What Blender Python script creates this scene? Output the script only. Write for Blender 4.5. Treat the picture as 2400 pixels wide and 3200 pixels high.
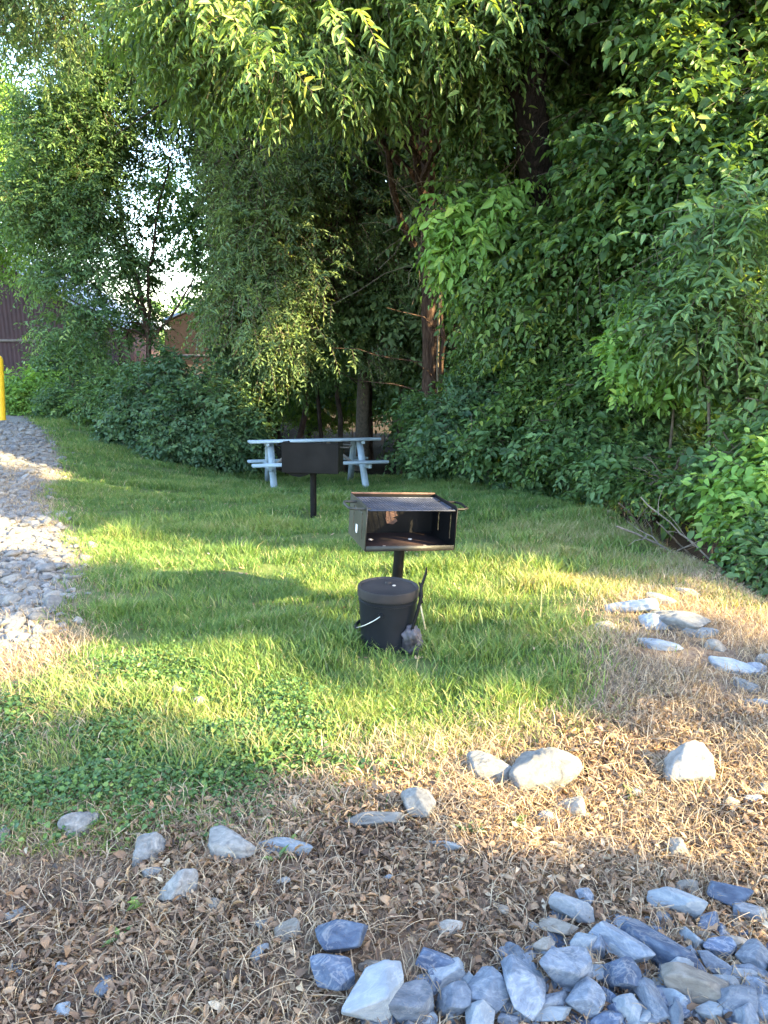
import bpy, bmesh, math, random
import numpy as np
from mathutils import Vector, Matrix
R = math.radians
for o in list(bpy.data.objects): bpy.data.objects.remove(o)
sc = bpy.context.scene
C = sc.collection
# ------------------------------------------------------------------ camera
PITCH = R(14.0); CH = 1.55; FN = 1579.0           # focal length in 1659x2212 pixels
cam_d = bpy.data.cameras.new('camera'); cam = bpy.data.objects.new('camera', cam_d); C.objects.link(cam)
cam.location = (0, 0, CH); cam.rotation_euler = (R(90) - PITCH, 0, 0)
cam_d.sensor_fit = 'VERTICAL'; cam_d.sensor_height = 24; cam_d.lens = 24 * FN / 2212
cam_d.clip_start = .05; cam_d.clip_end = 2000
sc.camera = cam
# ------------------------------------------------------------------ light
SUN_EL = R(24); SUN_DIR = np.array([.93, -.36]); SUN_DIR /= np.linalg.norm(SUN_DIR)
wd = bpy.data.worlds.new('World'); sc.world = wd; wd.use_nodes = True
nt = wd.node_tree; bg = nt.nodes['Background']
sky = nt.nodes.new('ShaderNodeTexSky'); sky.sky_type = 'NISHITA'; sky.sun_disc = False
sky.sun_elevation = SUN_EL; sky.sun_rotation = math.atan2(SUN_DIR[0], SUN_DIR[1])
sky.air_density = 1.0; sky.dust_density = 1.2; sky.ozone_density = 1.0
nt.links.new(sky.outputs[0], bg.inputs[0]); bg.inputs[1].default_value = .15
sd = bpy.data.lights.new('sun', 'SUN'); sd.energy = 4.3; sd.angle = R(.55); sd.color = (1, .80, .42)
sun = bpy.data.objects.new('sun', sd); C.objects.link(sun)
sv = Vector((SUN_DIR[0] * math.cos(SUN_EL), SUN_DIR[1] * math.cos(SUN_EL), math.sin(SUN_EL)))
sun.rotation_euler = sv.to_track_quat('Z', 'Y').to_euler()
sc.view_settings.view_transform = 'Standard'; sc.view_settings.look = 'None'
sc.view_settings.exposure = 3.5; sc.view_settings.gamma = 1.0
sc.render.engine = 'CYCLES'
sc.cycles.max_bounces = 6; sc.cycles.diffuse_bounces = 4; sc.cycles.transmission_bounces = 4
rs = np.random.RandomState(7)
# ------------------------------------------------------------------ terrain height
def smooth(a, b, x):
    t = np.clip((x - a) / (b - a), 0, 1); return t * t * (3 - 2 * t)
def crest(y): return np.interp(y, [-5, 2, 3.8, 7.1, 9.7, 12, 40], [3.4, 2.7, 2.22, 2.05, 1.45, .9, .9])
def H(x, y):
    x = np.asarray(x, float); y = np.asarray(y, float)
    d = np.interp(y, [0, 3.3, 4.2, 6.9, 8.5, 10.5, 12, 13.2, 18, 60, 200], [0, 0, -.05, -.22, -.40, -.66, -.85, -1.25, -1.5, -.6, 0])
    d = d * (1 - .92 * smooth(-1.6, -6.0, x))
    dr = smooth(0, 1.4, x - crest(y)) * -.95
    d = np.minimum(d, d * .3 + dr) if False else d + dr * (1 - .4 * smooth(9, 14, y))
    near = np.exp(-((x * x + y * y) / 900.0))
    n = .018 * np.sin(2.1 * x + 1.3 * y) + .014 * np.sin(3.7 * x - 2.9 * y + 1) + .008 * np.sin(7.3 * x + 5.1 * y + 2) + .006 * np.sin(-9.1 * x + 8.7 * y)
    return d + n * near
def ray(px, py):
    dx = (px - 829.5) / FN; v = -(py - 1106.0) / FN
    return np.array([dx, math.cos(PITCH) + v * math.sin(PITCH), -math.sin(PITCH) + v * math.cos(PITCH)])
def P(px, py, Y):
    d = ray(px, py); t = Y / d[1]; return np.array([d[0] * t, Y, CH + d[2] * t])
def G(px, py):
    d = ray(px, py)
    for t in np.arange(1.0, 60, .02):
        if CH + d[2] * t < float(H(d[0] * t, d[1] * t)): break
    return np.array([d[0] * t, d[1] * t])
def inpoly(x, y, poly):
    r = np.zeros(len(x), bool); n = len(poly)
    for i in range(n):
        x1, y1 = poly[i]; x2, y2 = poly[(i + 1) % n]
        c = ((y1 > y) != (y2 > y)) & (x < (x2 - x1) * (y - y1) / (y2 - y1 + 1e-12) + x1); r ^= c
    return r
def GP(pts): return [tuple(G(*p)) for p in pts]
GRAVEL = GP([(-120, 893), (40, 890), (85, 925), (115, 965), (120, 1020), (80, 1085), (130, 1150), (152, 1210), (125, 1290), (90, 1345), (50, 1385), (-60, 1440), (-500, 1500), (-500, 1000)])
LAWN = GP([(30, 880), (80, 920), (130, 960), (150, 1020), (100, 1085), (170, 1150), (190, 1230), (165, 1310), (200, 1390), (120, 1450), (60, 1560), (-150, 1620), (-160, 1790), (120, 1770), (450, 1755), (560, 1700), (790, 1690), (850, 1610), (1040, 1590), (1230, 1545), (1300, 1450), (1280, 1370), (1350, 1290), (1560, 1300), (1690, 1350), (1500, 1210), (1330, 1130), (1180, 1060), (1040, 1030), (900, 985), (700, 960), (530, 985), (300, 955), (200, 915), (90, 870)])
CLOVER = GP([(-100, 1560), (120, 1480), (330, 1420), (520, 1480), (760, 1560), (860, 1600), (800, 1680), (560, 1700), (440, 1750), (120, 1765), (-120, 1790)])
STRAW = GP([(1260, 1330), (1400, 1250), (1620, 1260), (1900, 1500), (1900, 1900), (1500, 1850), (1100, 1790), (640, 1760), (560, 1690), (850, 1600), (1240, 1540), (1300, 1440)])
STRAW2 = GP([(110, 1180), (215, 1250), (190, 1330), (240, 1400), (160, 1560), (40, 1620), (-200, 1640), (-200, 1440), (60, 1400), (110, 1350), (160, 1290), (180, 1220)])
LITTER = GP([(-400, 1760), (100, 1740), (460, 1740), (640, 1700), (1000, 1730), (1250, 1560), (1450, 1500), (2100, 1700), (2300, 2400), (-700, 2400)])
def sinoise(p, seed, s):
    r = np.random.RandomState(seed); v = 0
    for k in range(6):
        d = r.normal(size=p.shape[1]); d *= s * (1 + .5 * k) / np.linalg.norm(d); v = v + np.sin(p @ d + r.uniform(0, 6.28)) / (1 + .35 * k)
    return v / 2.4
# ------------------------------------------------------------------ materials
def nmat(name):
    m = bpy.data.materials.new(name); m.use_nodes = True
    return m, m.node_tree, m.node_tree.nodes['Principled BSDF']
def ramp(nt, fac, stops):
    r = nt.nodes.new('ShaderNodeValToRGB'); e = r.color_ramp.elements
    while len(e) < len(stops): e.new(.5)
    for i, (p, c) in enumerate(stops): e[i].position = p; e[i].color = (*c, 1)
    nt.links.new(fac, r.inputs[0]); return r.outputs[0]
def noise(nt, scale, detail=4, rough=.55, dist=0, coord='Object'):
    tc = nt.nodes.new('ShaderNodeTexCoord'); n = nt.nodes.new('ShaderNodeTexNoise')
    n.inputs['Scale'].default_value = scale; n.inputs['Detail'].default_value = detail; n.inputs['Roughness'].default_value = rough; n.inputs['Distortion'].default_value = dist
    nt.links.new(tc.outputs[coord], n.inputs['Vector']); return n.outputs['Fac']
def bump(nt, bs, h, s=.3, dist=.02):
    b = nt.nodes.new('ShaderNodeBump'); b.inputs['Strength'].default_value = s; b.inputs['Distance'].default_value = dist
    nt.links.new(h, b.inputs['Height']); nt.links.new(b.outputs[0], bs.inputs['Normal'])
def mixc(nt, f, a, b, mode='MIX'):
    m = nt.nodes.new('ShaderNodeMix'); m.data_type = 'RGBA'; m.blend_type = mode
    if isinstance(f, float): m.inputs[0].default_value = f
    else: nt.links.new(f, m.inputs[0])
    for i, c in ((6, a), (7, b)):
        if isinstance(c, tuple): m.inputs[i].default_value = (*c, 1)
        else: nt.links.new(c, m.inputs[i])
    return m.outputs[2]
def attr(nt, n):
    a = nt.nodes.new('ShaderNodeAttribute'); a.attribute_name = n; return a.outputs['Fac']
def leafmat(name, stops, trans=.40, rough=.5, spec=.35):
    m, nt, b = nmat(name)
    if name.endswith('leaves') and 'dead' not in name and 'clover' not in name: stops = [(p, tuple(v * 1.22 for v in c)) for p, c in stops]
    c = ramp(nt, attr(nt, 'rnd'), stops); nt.links.new(c, b.inputs['Base Color'])
    b.inputs['Roughness'].default_value = rough; b.inputs['Specular IOR Level'].default_value = spec
    t = nt.nodes.new('ShaderNodeBsdfTranslucent')
    c2 = mixc(nt, 1.0, c, (1.5, 1.35, .55), 'MULTIPLY'); nt.links.new(c2, t.inputs[0])
    mx = nt.nodes.new('ShaderNodeMixShader'); mx.inputs[0].default_value = trans
    nt.links.new(b.outputs[0], mx.inputs[1]); nt.links.new(t.outputs[0], mx.inputs[2])
    nt.links.new(mx.outputs[0], nt.nodes['Material Output'].inputs[0]); return m
def plain(name, c1, c2, scale=8, rough=.6, metal=0, bs=.2, spec=.5, det=5):
    m, nt, b = nmat(name); n = noise(nt, scale, det)
    nt.links.new(ramp(nt, n, [(.3, c1), (.7, c2)]), b.inputs['Base Color'])
    b.inputs['Roughness'].default_value = rough; b.inputs['Metallic'].default_value = metal; b.inputs['Specular IOR Level'].default_value = spec
    if bs: bump(nt, b, noise(nt, scale * 4, 4), bs, .01)
    return m
M_grass = leafmat('grass_blades', [(0, (.045, .095, .028)), (.35, (.095, .175, .042)), (.6, (.175, .245, .06)), (.8, (.28, .26, .12)), (1, (.44, .36, .22))], .3, .5, .3)
M_straw = leafmat('dry_straw', [(0, (.16, .11, .08)), (.5, (.32, .24, .165)), (1, (.50, .40, .28))], .2, .7, .2)
M_litter = leafmat('dead_leaves', [(0, (.045, .027, .018)), (.3, (.15, .09, .055)), (.6, (.29, .185, .11)), (.9, (.39, .275, .17)), (1, (.46, .37, .26))], .12, .6, .3)
M_clover = leafmat('clover_leaves', [(0, (.04, .09, .03)), (.6, (.085, .165, .045)), (1, (.20, .27, .07))], .3, .5, .35)
M_leafA = leafmat('ash_leaves', [(0, (.05, .095, .03)), (.5, (.10, .165, .045)), (.85, (.17, .24, .06)), (1, (.27, .28, .08))])
M_leafB = leafmat('maple_leaves', [(0, (.03, .065, .02)), (.6, (.075, .135, .035)), (.9, (.14, .21, .05)), (1, (.25, .29, .06))])
M_leafC = leafmat('shrub_leaves', [(0, (.035, .075, .03)), (.5, (.085, .155, .055)), (.9, (.14, .23, .08)), (1, (.21, .29, .09))])
M_leafD = leafmat('dark_bush_leaves', [(0, (.035, .075, .038)), (.6, (.07, .13, .06)), (1, (.12, .19, .075))])
M_leafE = leafmat('vine_leaves', [(0, (.09, .17, .04)), (.6, (.16, .29, .06)), (1, (.28, .38, .08))], .4)
M_leafF = leafmat('willow_shade_leaves', [(0, (.06, .105, .05)), (.6, (.12, .185, .075)), (1, (.19, .25, .085))])
def barkmat(name, c1, c2, c3):
    m, nt, b = nmat(name); tc = nt.nodes.new('ShaderNodeTexCoord'); mp = nt.nodes.new('ShaderNodeMapping'); mp.inputs['Scale'].default_value = (1, 1, .16)
    nt.links.new(tc.outputs['Object'], mp.inputs[0])
    n = nt.nodes.new('ShaderNodeTexNoise'); n.inputs['Scale'].default_value = 30; n.inputs['Detail'].default_value = 7; n.inputs['Roughness'].default_value = .7; n.inputs['Distortion'].default_value = .6
    nt.links.new(mp.outputs[0], n.inputs['Vector'])
    c = ramp(nt, n.outputs['Fac'], [(.34, c1), (.5, c2), (.68, c3)]); c = mixc(nt, ramp(nt, noise(nt, 2.5, 3), [(.45, (0, 0, 0)), (.7, (.5, .5, .5))]), c, c1)
    nt.links.new(c, b.inputs['Base Color']); b.inputs['Roughness'].default_value = .9; b.inputs['Specular IOR Level'].default_value = .15; bump(nt, b, n.outputs['Fac'], 1., .06); return m
M_bark = barkmat('bark', (.02, .014, .01), (.07, .05, .038), (.14, .10, .08))
M_barkred = barkmat('reddish_bark', (.025, .015, .011), (.075, .045, .034), (.15, .10, .078))
M_darkbark = barkmat('dark_bark', (.006, .005, .004), (.02, .014, .012), (.05, .036, .03))
M_twig = plain('twig_bark', (.07, .055, .04), (.17, .135, .10), 20, .9, 0, .2, .2)
# ground
def ground_mat():
    m, nt, b = nmat('ground_soil')
    n1 = noise(nt, 9, 8, .7); n2 = noise(nt, 55, 5, .7); n3 = noise(nt, .9, 3)
    base = ramp(nt, n1, [(.25, (.075, .048, .032)), (.5, (.15, .10, .068)), (.75, (.26, .19, .13))])
    base = mixc(nt, ramp(nt, n2, [(.45, (0, 0, 0)), (.7, (.6, .6, .6))]), base, (.30, .24, .18))
    gr = ramp(nt, n1, [(.3, (.045, .07, .022)), (.55, (.09, .12, .035)), (.8, (.18, .17, .07))])
    gr = mixc(nt, ramp(nt, n3, [(.5, (0, 0, 0)), (.75, (.35, .35, .35))]), gr, (.22, .18, .10))
    c = mixc(nt, attr(nt, 'lawn'), base, gr)
    gv = ramp(nt, n2, [(.3, (.13, .115, .10)), (.7, (.34, .32, .29))])
    c = mixc(nt, attr(nt, 'gravel'), c, gv)
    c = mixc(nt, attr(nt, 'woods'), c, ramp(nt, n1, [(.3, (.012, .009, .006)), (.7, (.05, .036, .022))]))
    nt.links.new(c, b.inputs['Base Color']); b.inputs['Roughness'].default_value = .95; b.inputs['Specular IOR Level'].default_value = .15
    bump(nt, b, n2, .7, .02); return m
M_ground = ground_mat()
def stone_mat(name, a, b_, c, vein=.35, rough=.7, tan=(.24, .18, .12), tanamt=.5):
    m, nt, b = nmat(name)
    oi = nt.nodes.new('ShaderNodeObjectInfo')
    tc = nt.nodes.new('ShaderNodeTexCoord')
    ad = nt.nodes.new('ShaderNodeVectorMath'); ad.operation = 'ADD'
    sc_ = nt.nodes.new('ShaderNodeVectorMath'); sc_.operation = 'SCALE'; sc_.inputs['Scale'].default_value = 40
    cb = nt.nodes.new('ShaderNodeCombineXYZ')
    for i in range(3): nt.links.new(oi.outputs['Random'], cb.inputs[i])
    nt.links.new(cb.outputs[0], sc_.inputs[0]); nt.links.new(tc.outputs['Object'], ad.inputs[0]); nt.links.new(sc_.outputs[0], ad.inputs[1])
    def nz(scale, det, rg, dist=0):
        n = nt.nodes.new('ShaderNodeTexNoise'); n.inputs['Scale'].default_value = scale; n.inputs['Detail'].default_value = det; n.inputs['Roughness'].default_value = rg; n.inputs['Distortion'].default_value = dist
        nt.links.new(ad.outputs[0], n.inputs['Vector']); return n.outputs['Fac']
    n1 = nz(2.2, 6, .6, .6); n2 = nz(14, 6, .7); n3 = nz(.7, 4, .6, 1.2); n4 = nz(60, 3, .6)
    c0 = ramp(nt, n1, [(.28, a), (.52, b_), (.75, c)])
    v = ramp(nt, n3, [(.46, (0, 0, 0)), (.5, (vein * .6,) * 3), (.54, (0, 0, 0))])
    c1 = mixc(nt, v, c0, (.6, .58, .54))
    c1 = mixc(nt, ramp(nt, n2, [(.55, (0, 0, 0)), (.75, (tanamt,) * 3)]), c1, tan)
    mr = nt.nodes.new('ShaderNodeMapRange'); mr.inputs[3].default_value = .72; mr.inputs[4].default_value = 1.25; nt.links.new(oi.outputs['Random'], mr.inputs[0])
    cc = nt.nodes.new('ShaderNodeCombineXYZ')
    for i in range(3): nt.links.new(mr.outputs[0], cc.inputs[i])
    c1 = mixc(nt, 1.0, c1, cc.outputs[0], 'MULTIPLY')
    nt.links.new(c1, b.inputs['Base Color']); b.inputs['Roughness'].default_value = rough; b.inputs['Specular IOR Level'].default_value = .3
    mm = nt.nodes.new('ShaderNodeMath'); mm.operation = 'ADD'; nt.links.new(n2, mm.inputs[0]); nt.links.new(n4, mm.inputs[1])
    bump(nt, b, mm.outputs[0], .6, .08); return m
M_blue = stone_mat('blue_limestone', (.09, .115, .155), (.175, .21, .265), (.29, .325, .37), .3)
M_dblue = stone_mat('dark_blue_limestone', (.05, .075, .135), (.095, .135, .215), (.18, .235, .32), .5)
M_pale = stone_mat('pale_blue_limestone', (.19, .225, .26), (.26, .30, .34), (.36, .385, .40), .3)
M_tan = stone_mat('tan_limestone', (.20, .175, .15), (.30, .27, .23), (.40, .37, .33), .2)
M_white = stone_mat('white_fieldstone', (.12, .12, .12), (.24, .235, .225), (.36, .35, .325), .2, .8, (.17, .14, .10), .6)
M_grav = stone_mat('driveway_gravel', (.13, .13, .135), (.22, .215, .21), (.36, .34, .30), .2)
M_black = plain('black_grill_steel', (.0035, .0035, .004), (.010, .0095, .0095), 6, .5, 0, .15, .12)
M_grsteel = plain('weathered_grill_steel', (.022, .022, .018), (.05, .047, .038), 9, .5, 0, .2, .3)
M_rust = plain('rusted_steel', (.05, .025, .018), (.13, .07, .05), 18, .85, 0, .4)
M_grate = plain('grate_steel', (.025, .028, .04), (.06, .065, .09), 12, .5, .3, .1)
M_steel = plain('galvanised_steel', (.35, .35, .34), (.55, .54, .52), 20, .35, .9, .1)
M_bolt = plain('bolt_steel', (.42, .36, .30), (.6, .52, .44), 30, .5, .4, .1)
M_bucket = plain('black_bucket_plastic', (.006, .0075, .010), (.013, .0145, .019), 5, .45, 0, .08, .16)
M_lid = plain('dusty_black_lid', (.010, .010, .013), (.05, .042, .037), 3.5, .6, 0, .1, .2)
M_blue_wood = plain('pale_blue_painted_wood', (.20, .26, .30), (.32, .385, .42), 7, .7, 0, .3)
M_grey_wood = plain('bare_grey_wood', (.14, .12, .11), (.22, .195, .17), 9, .85, 0, .4)
M_sticker = plain('white_sticker', (.6, .57, .52), (.72, .69, .64), 5, .5, 0, 0)
M_yellow = plain('yellow_paint', (.72, .42, .02), (.85, .55, .03), 4, .45, 0, .1)
M_roof = plain('pale_metal_roof', (.25, .30, .36), (.33, .39, .45), 2, .4, .2, .1)
M_bag = plain('crumpled_bag', (.008, .007, .009), (.09, .08, .095), 14, .5, 0, .4)
def siding():
    m, nt, b = nmat('maroon_board_siding')
    tc = nt.nodes.new('ShaderNodeTexCoord'); w = nt.nodes.new('ShaderNodeTexWave'); w.inputs['Scale'].default_value = 2.2; w.inputs['Distortion'].default_value = .1
    nt.links.new(tc.outputs['Object'], w.inputs[0])
    n = noise(nt, 3, 5)
    c = ramp(nt, n, [(.3, (.033, .014, .016)), (.7, (.052, .023, .025))])
    c = mixc(nt, ramp(nt, w.outputs['Fac'], [(.0, (.8, .8, .8)), (.12, (0, 0, 0))]), c, (.04, .02, .02))
    nt.links.new(c, b.inputs['Base Color']); b.inputs['Roughness'].default_value = .8; bump(nt, b, w.outputs['Fac'], .5, .03); return m
M_siding = siding()
M_shed = plain('shade_darkened_boards', (.007, .0045, .0045), (.013, .009, .009), 3, .85, 0, .3, .2)  # shade on the shed is put into this darkened board colour
M_log = plain('weathered_log', (.09, .07, .055), (.26, .21, .17), 12, .9, 0, .7)
# ------------------------------------------------------------------ mesh helpers
def link(name, me, mat=None, parent=None, loc=None):
    o = bpy.data.objects.new(name, me); C.objects.link(o)
    if mat and len(me.materials) == 0: me.materials.append(mat)
    if parent: o.parent = parent
    if loc is not None: o.location = loc
    return o
def mesh_np(name, V, F, rnd=None, smooth_=False):
    """F: list of (m,k) index arrays"""
    me = bpy.data.meshes.new(name)
    V = np.ascontiguousarray(V, dtype=np.float32); me.vertices.add(len(V)); me.vertices.foreach_set('co', V.ravel())
    li = np.concatenate([f.ravel() for f in F]).astype(np.int32)
    cnt = np.concatenate([np.full(len(f), f.shape[1]) for f in F]); st = np.concatenate([[0], np.cumsum(cnt)[:-1]]).astype(np.int32)
    me.loops.add(len(li)); me.loops.foreach_set('vertex_index', li)
    me.polygons.add(len(cnt)); me.polygons.foreach_set('loop_start', st)
    if smooth_: me.polygons.foreach_set('use_smooth', np.ones(len(cnt), bool))
    if rnd is not None:
        for k, v in (rnd.items() if isinstance(rnd, dict) else {'rnd': rnd}.items()):
            a = me.attributes.new(k, 'FLOAT', 'POINT'); a.data.foreach_set('value', np.ascontiguousarray(v, dtype=np.float32))
    me.update(calc_edges=True); me.validate(); return me
def nrm(v): return v / (np.linalg.norm(v, axis=-1, keepdims=True) + 1e-9)
def tag(o, label=None, cat=None, group=None, kind=None):
    for k, v in (('label', label), ('category', cat), ('group', group), ('kind', kind)):
        if v: o[k] = v
    return o
def empty(name, loc, rot=(0, 0, 0)):
    o = bpy.data.objects.new(name, None); C.objects.link(o); o.location = loc; o.rotation_euler = rot; o.empty_display_size = .1; return o
def tubes(paths, radii, sides=5):
    """paths (N,K,3), radii (N,K) -> V,F"""
    N, K, _ = paths.shape
    T = np.gradient(paths, axis=1); T = nrm(T)
    ref = np.where(np.abs(T[..., 2:3]) > .9, np.array([1., 0, 0]), np.array([0, 0, 1.])); ref = np.broadcast_to(ref[:, :1], T.shape)
    A = nrm(np.cross(T, ref)); B = np.cross(T, A)
    th = np.arange(sides) * 2 * np.pi / sides
    V = paths[:, :, None] + radii[:, :, None, None] * (np.cos(th)[:, None] * A[:, :, None] + np.sin(th)[:, None] * B[:, :, None])
    idx = np.arange(N * K * sides).reshape(N, K, sides)
    a = idx[:, :-1]; b = idx[:, 1:]
    F = np.stack([a, np.roll(a, -1, 2), np.roll(b, -1, 2), b], -1).reshape(-1, 4)
    return V.reshape(-1, 3), F
class MB:
    def __init__(s): s.V = []; s.F = {}; s.n = 0
    def add(s, V, F):
        s.V.append(np.asarray(V, float)); s.F.setdefault(np.asarray(F).shape[1], []).append(np.asarray(F) + s.n); s.n += len(V); return s
    def tube(s, pts, r, sides=8, cap=True):
        pts = np.asarray(pts, float); r = np.broadcast_to(np.asarray(r, float), (len(pts),))
        if cap:
            e = 1e-4; pts = np.vstack([pts[:1], pts, pts[-1:]]); r = np.concatenate([[e], r, [e]])
            T0 = nrm(pts[2] - pts[1]) * 1e-4; T1 = nrm(pts[-2] - pts[-3]) * 1e-4; pts = pts.copy(); pts[0] = pts[0] - T0; pts[-1] = pts[-1] + T1
        V, F = tubes(pts[None], r[None], sides); return s.add(V, F)
    def box(s, c, d, rot=None, bev=0):
        bm = bmesh.new(); bmesh.ops.create_cube(bm, size=1)
        for v in bm.verts: v.co = Vector((v.co.x * d[0], v.co.y * d[1], v.co.z * d[2]))
        if bev: bmesh.ops.bevel(bm, geom=bm.edges[:], offset=bev, segments=2, affect='EDGES')
        if rot: bmesh.ops.rotate(bm, cent=(0, 0, 0), matrix=rot, verts=bm.verts)
        bm.verts.ensure_lookup_table()
        V = [tuple(v.co + Vector(c)) for v in bm.verts]
        for k in (3, 4):
            f = [[v.index for v in x.verts] for x in bm.faces if len(x.verts) == k]
            if f: s.F.setdefault(k, []).append(np.array(f) + s.n)
        s.V.append(np.array(V)); s.n += len(V); bm.free(); return s
    def bar(s, a, b, w, t, up=(0, 0, 1), bev=.004):
        a = Vector(a); b = Vector(b); z = (b - a); L = z.length; z.normalize(); x = Vector(up).cross(z)
        if x.length < 1e-3: x = Vector((1, 0, 0))
        x.normalize(); y = z.cross(x); m = Matrix((x, y, z)).transposed()
        return s.box((a + b) / 2, (w, t, L), m, bev)
    def plate(s, outline, holes, th, frame):
        """polygon with holes extruded; frame maps (u,v,w)->xyz"""
        cu = bpy.data.curves.new('t', 'CURVE'); cu.dimensions = '2D'; cu.fill_mode = 'BOTH'; cu.extrude = th / 2
        for ring in [outline] + holes:
            sp = cu.splines.new('POLY'); sp.points.add(len(ring) - 1)
            for i, (u, v) in enumerate(ring): sp.points[i].co = (u, v, 0, 1)
            sp.use_cyclic_u = True
        ob = bpy.data.objects.new('t', cu); C.objects.link(ob)
        bpy.context.view_layer.update()
        me = bpy.data.meshes.new_from_object(ob.evaluated_get(bpy.context.evaluated_depsgraph_get()))
        V = np.array([frame(*v.co) for v in me.vertices]); me.calc_loop_triangles()
        F = np.array([t.vertices[:] for t in me.loop_triangles]); bpy.data.objects.remove(ob)
        return s.add(V, F)
    def lathe(s, prof, n=48, c=(0, 0, 0)):
        th = np.arange(n) * 2 * np.pi / n; prof = np.array(prof, float)
        V = np.stack([prof[:, None, 0] * np.cos(th) + c[0], prof[:, None, 0] * np.sin(th) + c[1], np.repeat(prof[:, 1:2], n, 1) + c[2]], -1)
        i = np.arange(len(prof) * n).reshape(len(prof), n); a = i[:-1]; b = i[1:]
        return s.add(V.reshape(-1, 3), np.stack([a, np.roll(a, -1, 1), np.roll(b, -1, 1), b], -1).reshape(-1, 4))
    def build(s, name, mat, parent=None, smooth_=False):
        me = mesh_np(name, np.vstack(s.V), [np.vstack(f) for f in s.F.values()], None, smooth_)
        o = link(name, me, mat, parent)
        if smooth_:
            try: me.set_sharp_from_angle(angle=R(35))
            except Exception: pass
        return o
# ------------------------------------------------------------------ leaves
def leaf_mesh(P0, D, Nn, L, W, rnd, fine=True, droop=.25):
    """one folded leaf blade per row"""
    D = nrm(D); S = nrm(np.cross(D, Nn)); U = np.cross(S, D); N = len(P0)
    L = L[:, None]; W = W[:, None]
    if fine:
        b = P0; l1 = P0 + D * L * .28 + S * W * .46 + U * W * .16; r1 = P0 + D * L * .28 - S * W * .46 + U * W * .16
        l2 = P0 + D * L * .66 + S * W * .36 - U * L * droop * .3 + U * W * .1; r2 = P0 + D * L * .66 - S * W * .36 - U * L * droop * .3 + U * W * .1
        t = P0 + D * L - U * L * droop
        V = np.stack([b, r1, r2, t, l2, l1], 1).reshape(-1, 3); i = np.arange(N)[:, None] * 6
        F = [np.vstack([i + np.array([0, 1, 2, 3]), i + np.array([0, 3, 4, 5])])]; k = 6
    else:
        l = P0 + D * L * .45 + S * W * .5 + U * W * .15; r = P0 + D * L * .45 - S * W * .5 + U * W * .15; t = P0 + D * L - U * L * droop
        V = np.stack([P0, r, t, l], 1).reshape(-1, 3); i = np.arange(N)[:, None] * 4
        F = [np.vstack([i + np.array([0, 1, 2]), i + np.array([0, 2, 3])])]; k = 4
    return V, F, np.repeat(np.clip(rnd, 0, 1), k)
def crown(r, lobes, n, leaf, k=10, spray=.4, droop=.35, fine=True, gap=.25, up=.8, wid=.42, gs=1.6, pin=False, shell=.45):
    """n sprays through the lobes -> leaf mesh data and twig paths. lobes: (centre, radii)"""
    vol = np.array([np.prod(l[1]) ** .67 for l in lobes]); pick = r.choice(len(lobes), n * 2, p=vol / vol.sum())
    c = np.array([l[0] for l in lobes])[pick]; rad = np.array([np.broadcast_to(l[1], 3) for l in lobes])[pick]
    d = nrm(r.normal(size=(n * 2, 3))); rr = (shell + (1 - shell) * r.rand(n * 2) ** .6)[:, None]
    p = c + d * rad * rr * (1 + .22 * sinoise(d * 2 + c, 3, 2.2)[:, None])
    ns = sinoise(p, int(r.randint(1e6)), gs) + r.normal(size=len(p)) * .25
    keep = ns > np.quantile(ns, gap); p = p[keep][:n]; d = d[keep][:n]; n = len(p)
    out = nrm(d * np.array([1, 1, .45])); D = nrm(out * .8 + r.normal(size=(n, 3)) * .45 + np.array([0, 0, -droop]))
    Ls = spray * (.55 + .9 * r.rand(n)); u = np.linspace(.12, 1, k)
    bend = np.array([0, 0, -1.]) * droop * .6
    pts = p[:, None] + (D[:, None] * u[None, :, None] + bend * (u ** 2)[None, :, None]) * Ls[:, None, None]
    tang = nrm(D[:, None] + 2 * bend * u[None, :, None])
    Nn = nrm(np.array([0, 0, up]) + out * .35 + r.normal(size=(n, 3)) * .28)
    S = nrm(np.cross(tang, Nn[:, None])); sg = np.where(np.arange(k) % 2, 1., -1.)[None, :, None]
    LD = nrm(tang * (.55 if pin else .35) + S * sg * 1.0 + r.normal(size=(n, k, 3)) * .30 + np.array([0, 0, -droop * .7])); LD[:, -1] = tang[:, -1]
    LN = nrm(Nn[:, None] + r.normal(size=(n, k, 3)) * .32)
    L = leaf * (.55 + .75 * r.rand(n, 1)) * (.7 + .6 * r.rand(n, k)) * np.where(u > .85, .8, 1)
    W = L * wid * (.8 + .4 * r.rand(n, k))
    rnd = np.clip(.42 + .2 * sinoise(p, 11, 1.1)[:, None] + r.normal(size=(n, 1)) * .22 + r.normal(size=(n, k)) * .14, 0, 1)
    f = lambda a: a.reshape(-1, 3)
    V, F, rn = leaf_mesh(f(pts), f(LD), f(LN), L.ravel(), W.ravel(), rnd.ravel(), fine)
    tw = np.stack([p, (p + pts[:, k // 2]) / 2, pts[:, k // 2], pts[:, -1]], 1)
    return V, F, rn, tw, p
def bend_path(a, b, n, sag, r, wob=.06):
    t = np.linspace(0, 1, n)[:, None]; L = np.linalg.norm(b - a)
    q = a + (b - a) * t + np.array([0, 0, 1]) * sag * L * np.sin(t * np.pi)
    w = r.normal(size=(n, 3)) * wob * L / n; w = np.cumsum(w, 0); w -= t * w[-1]; return q + w
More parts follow.
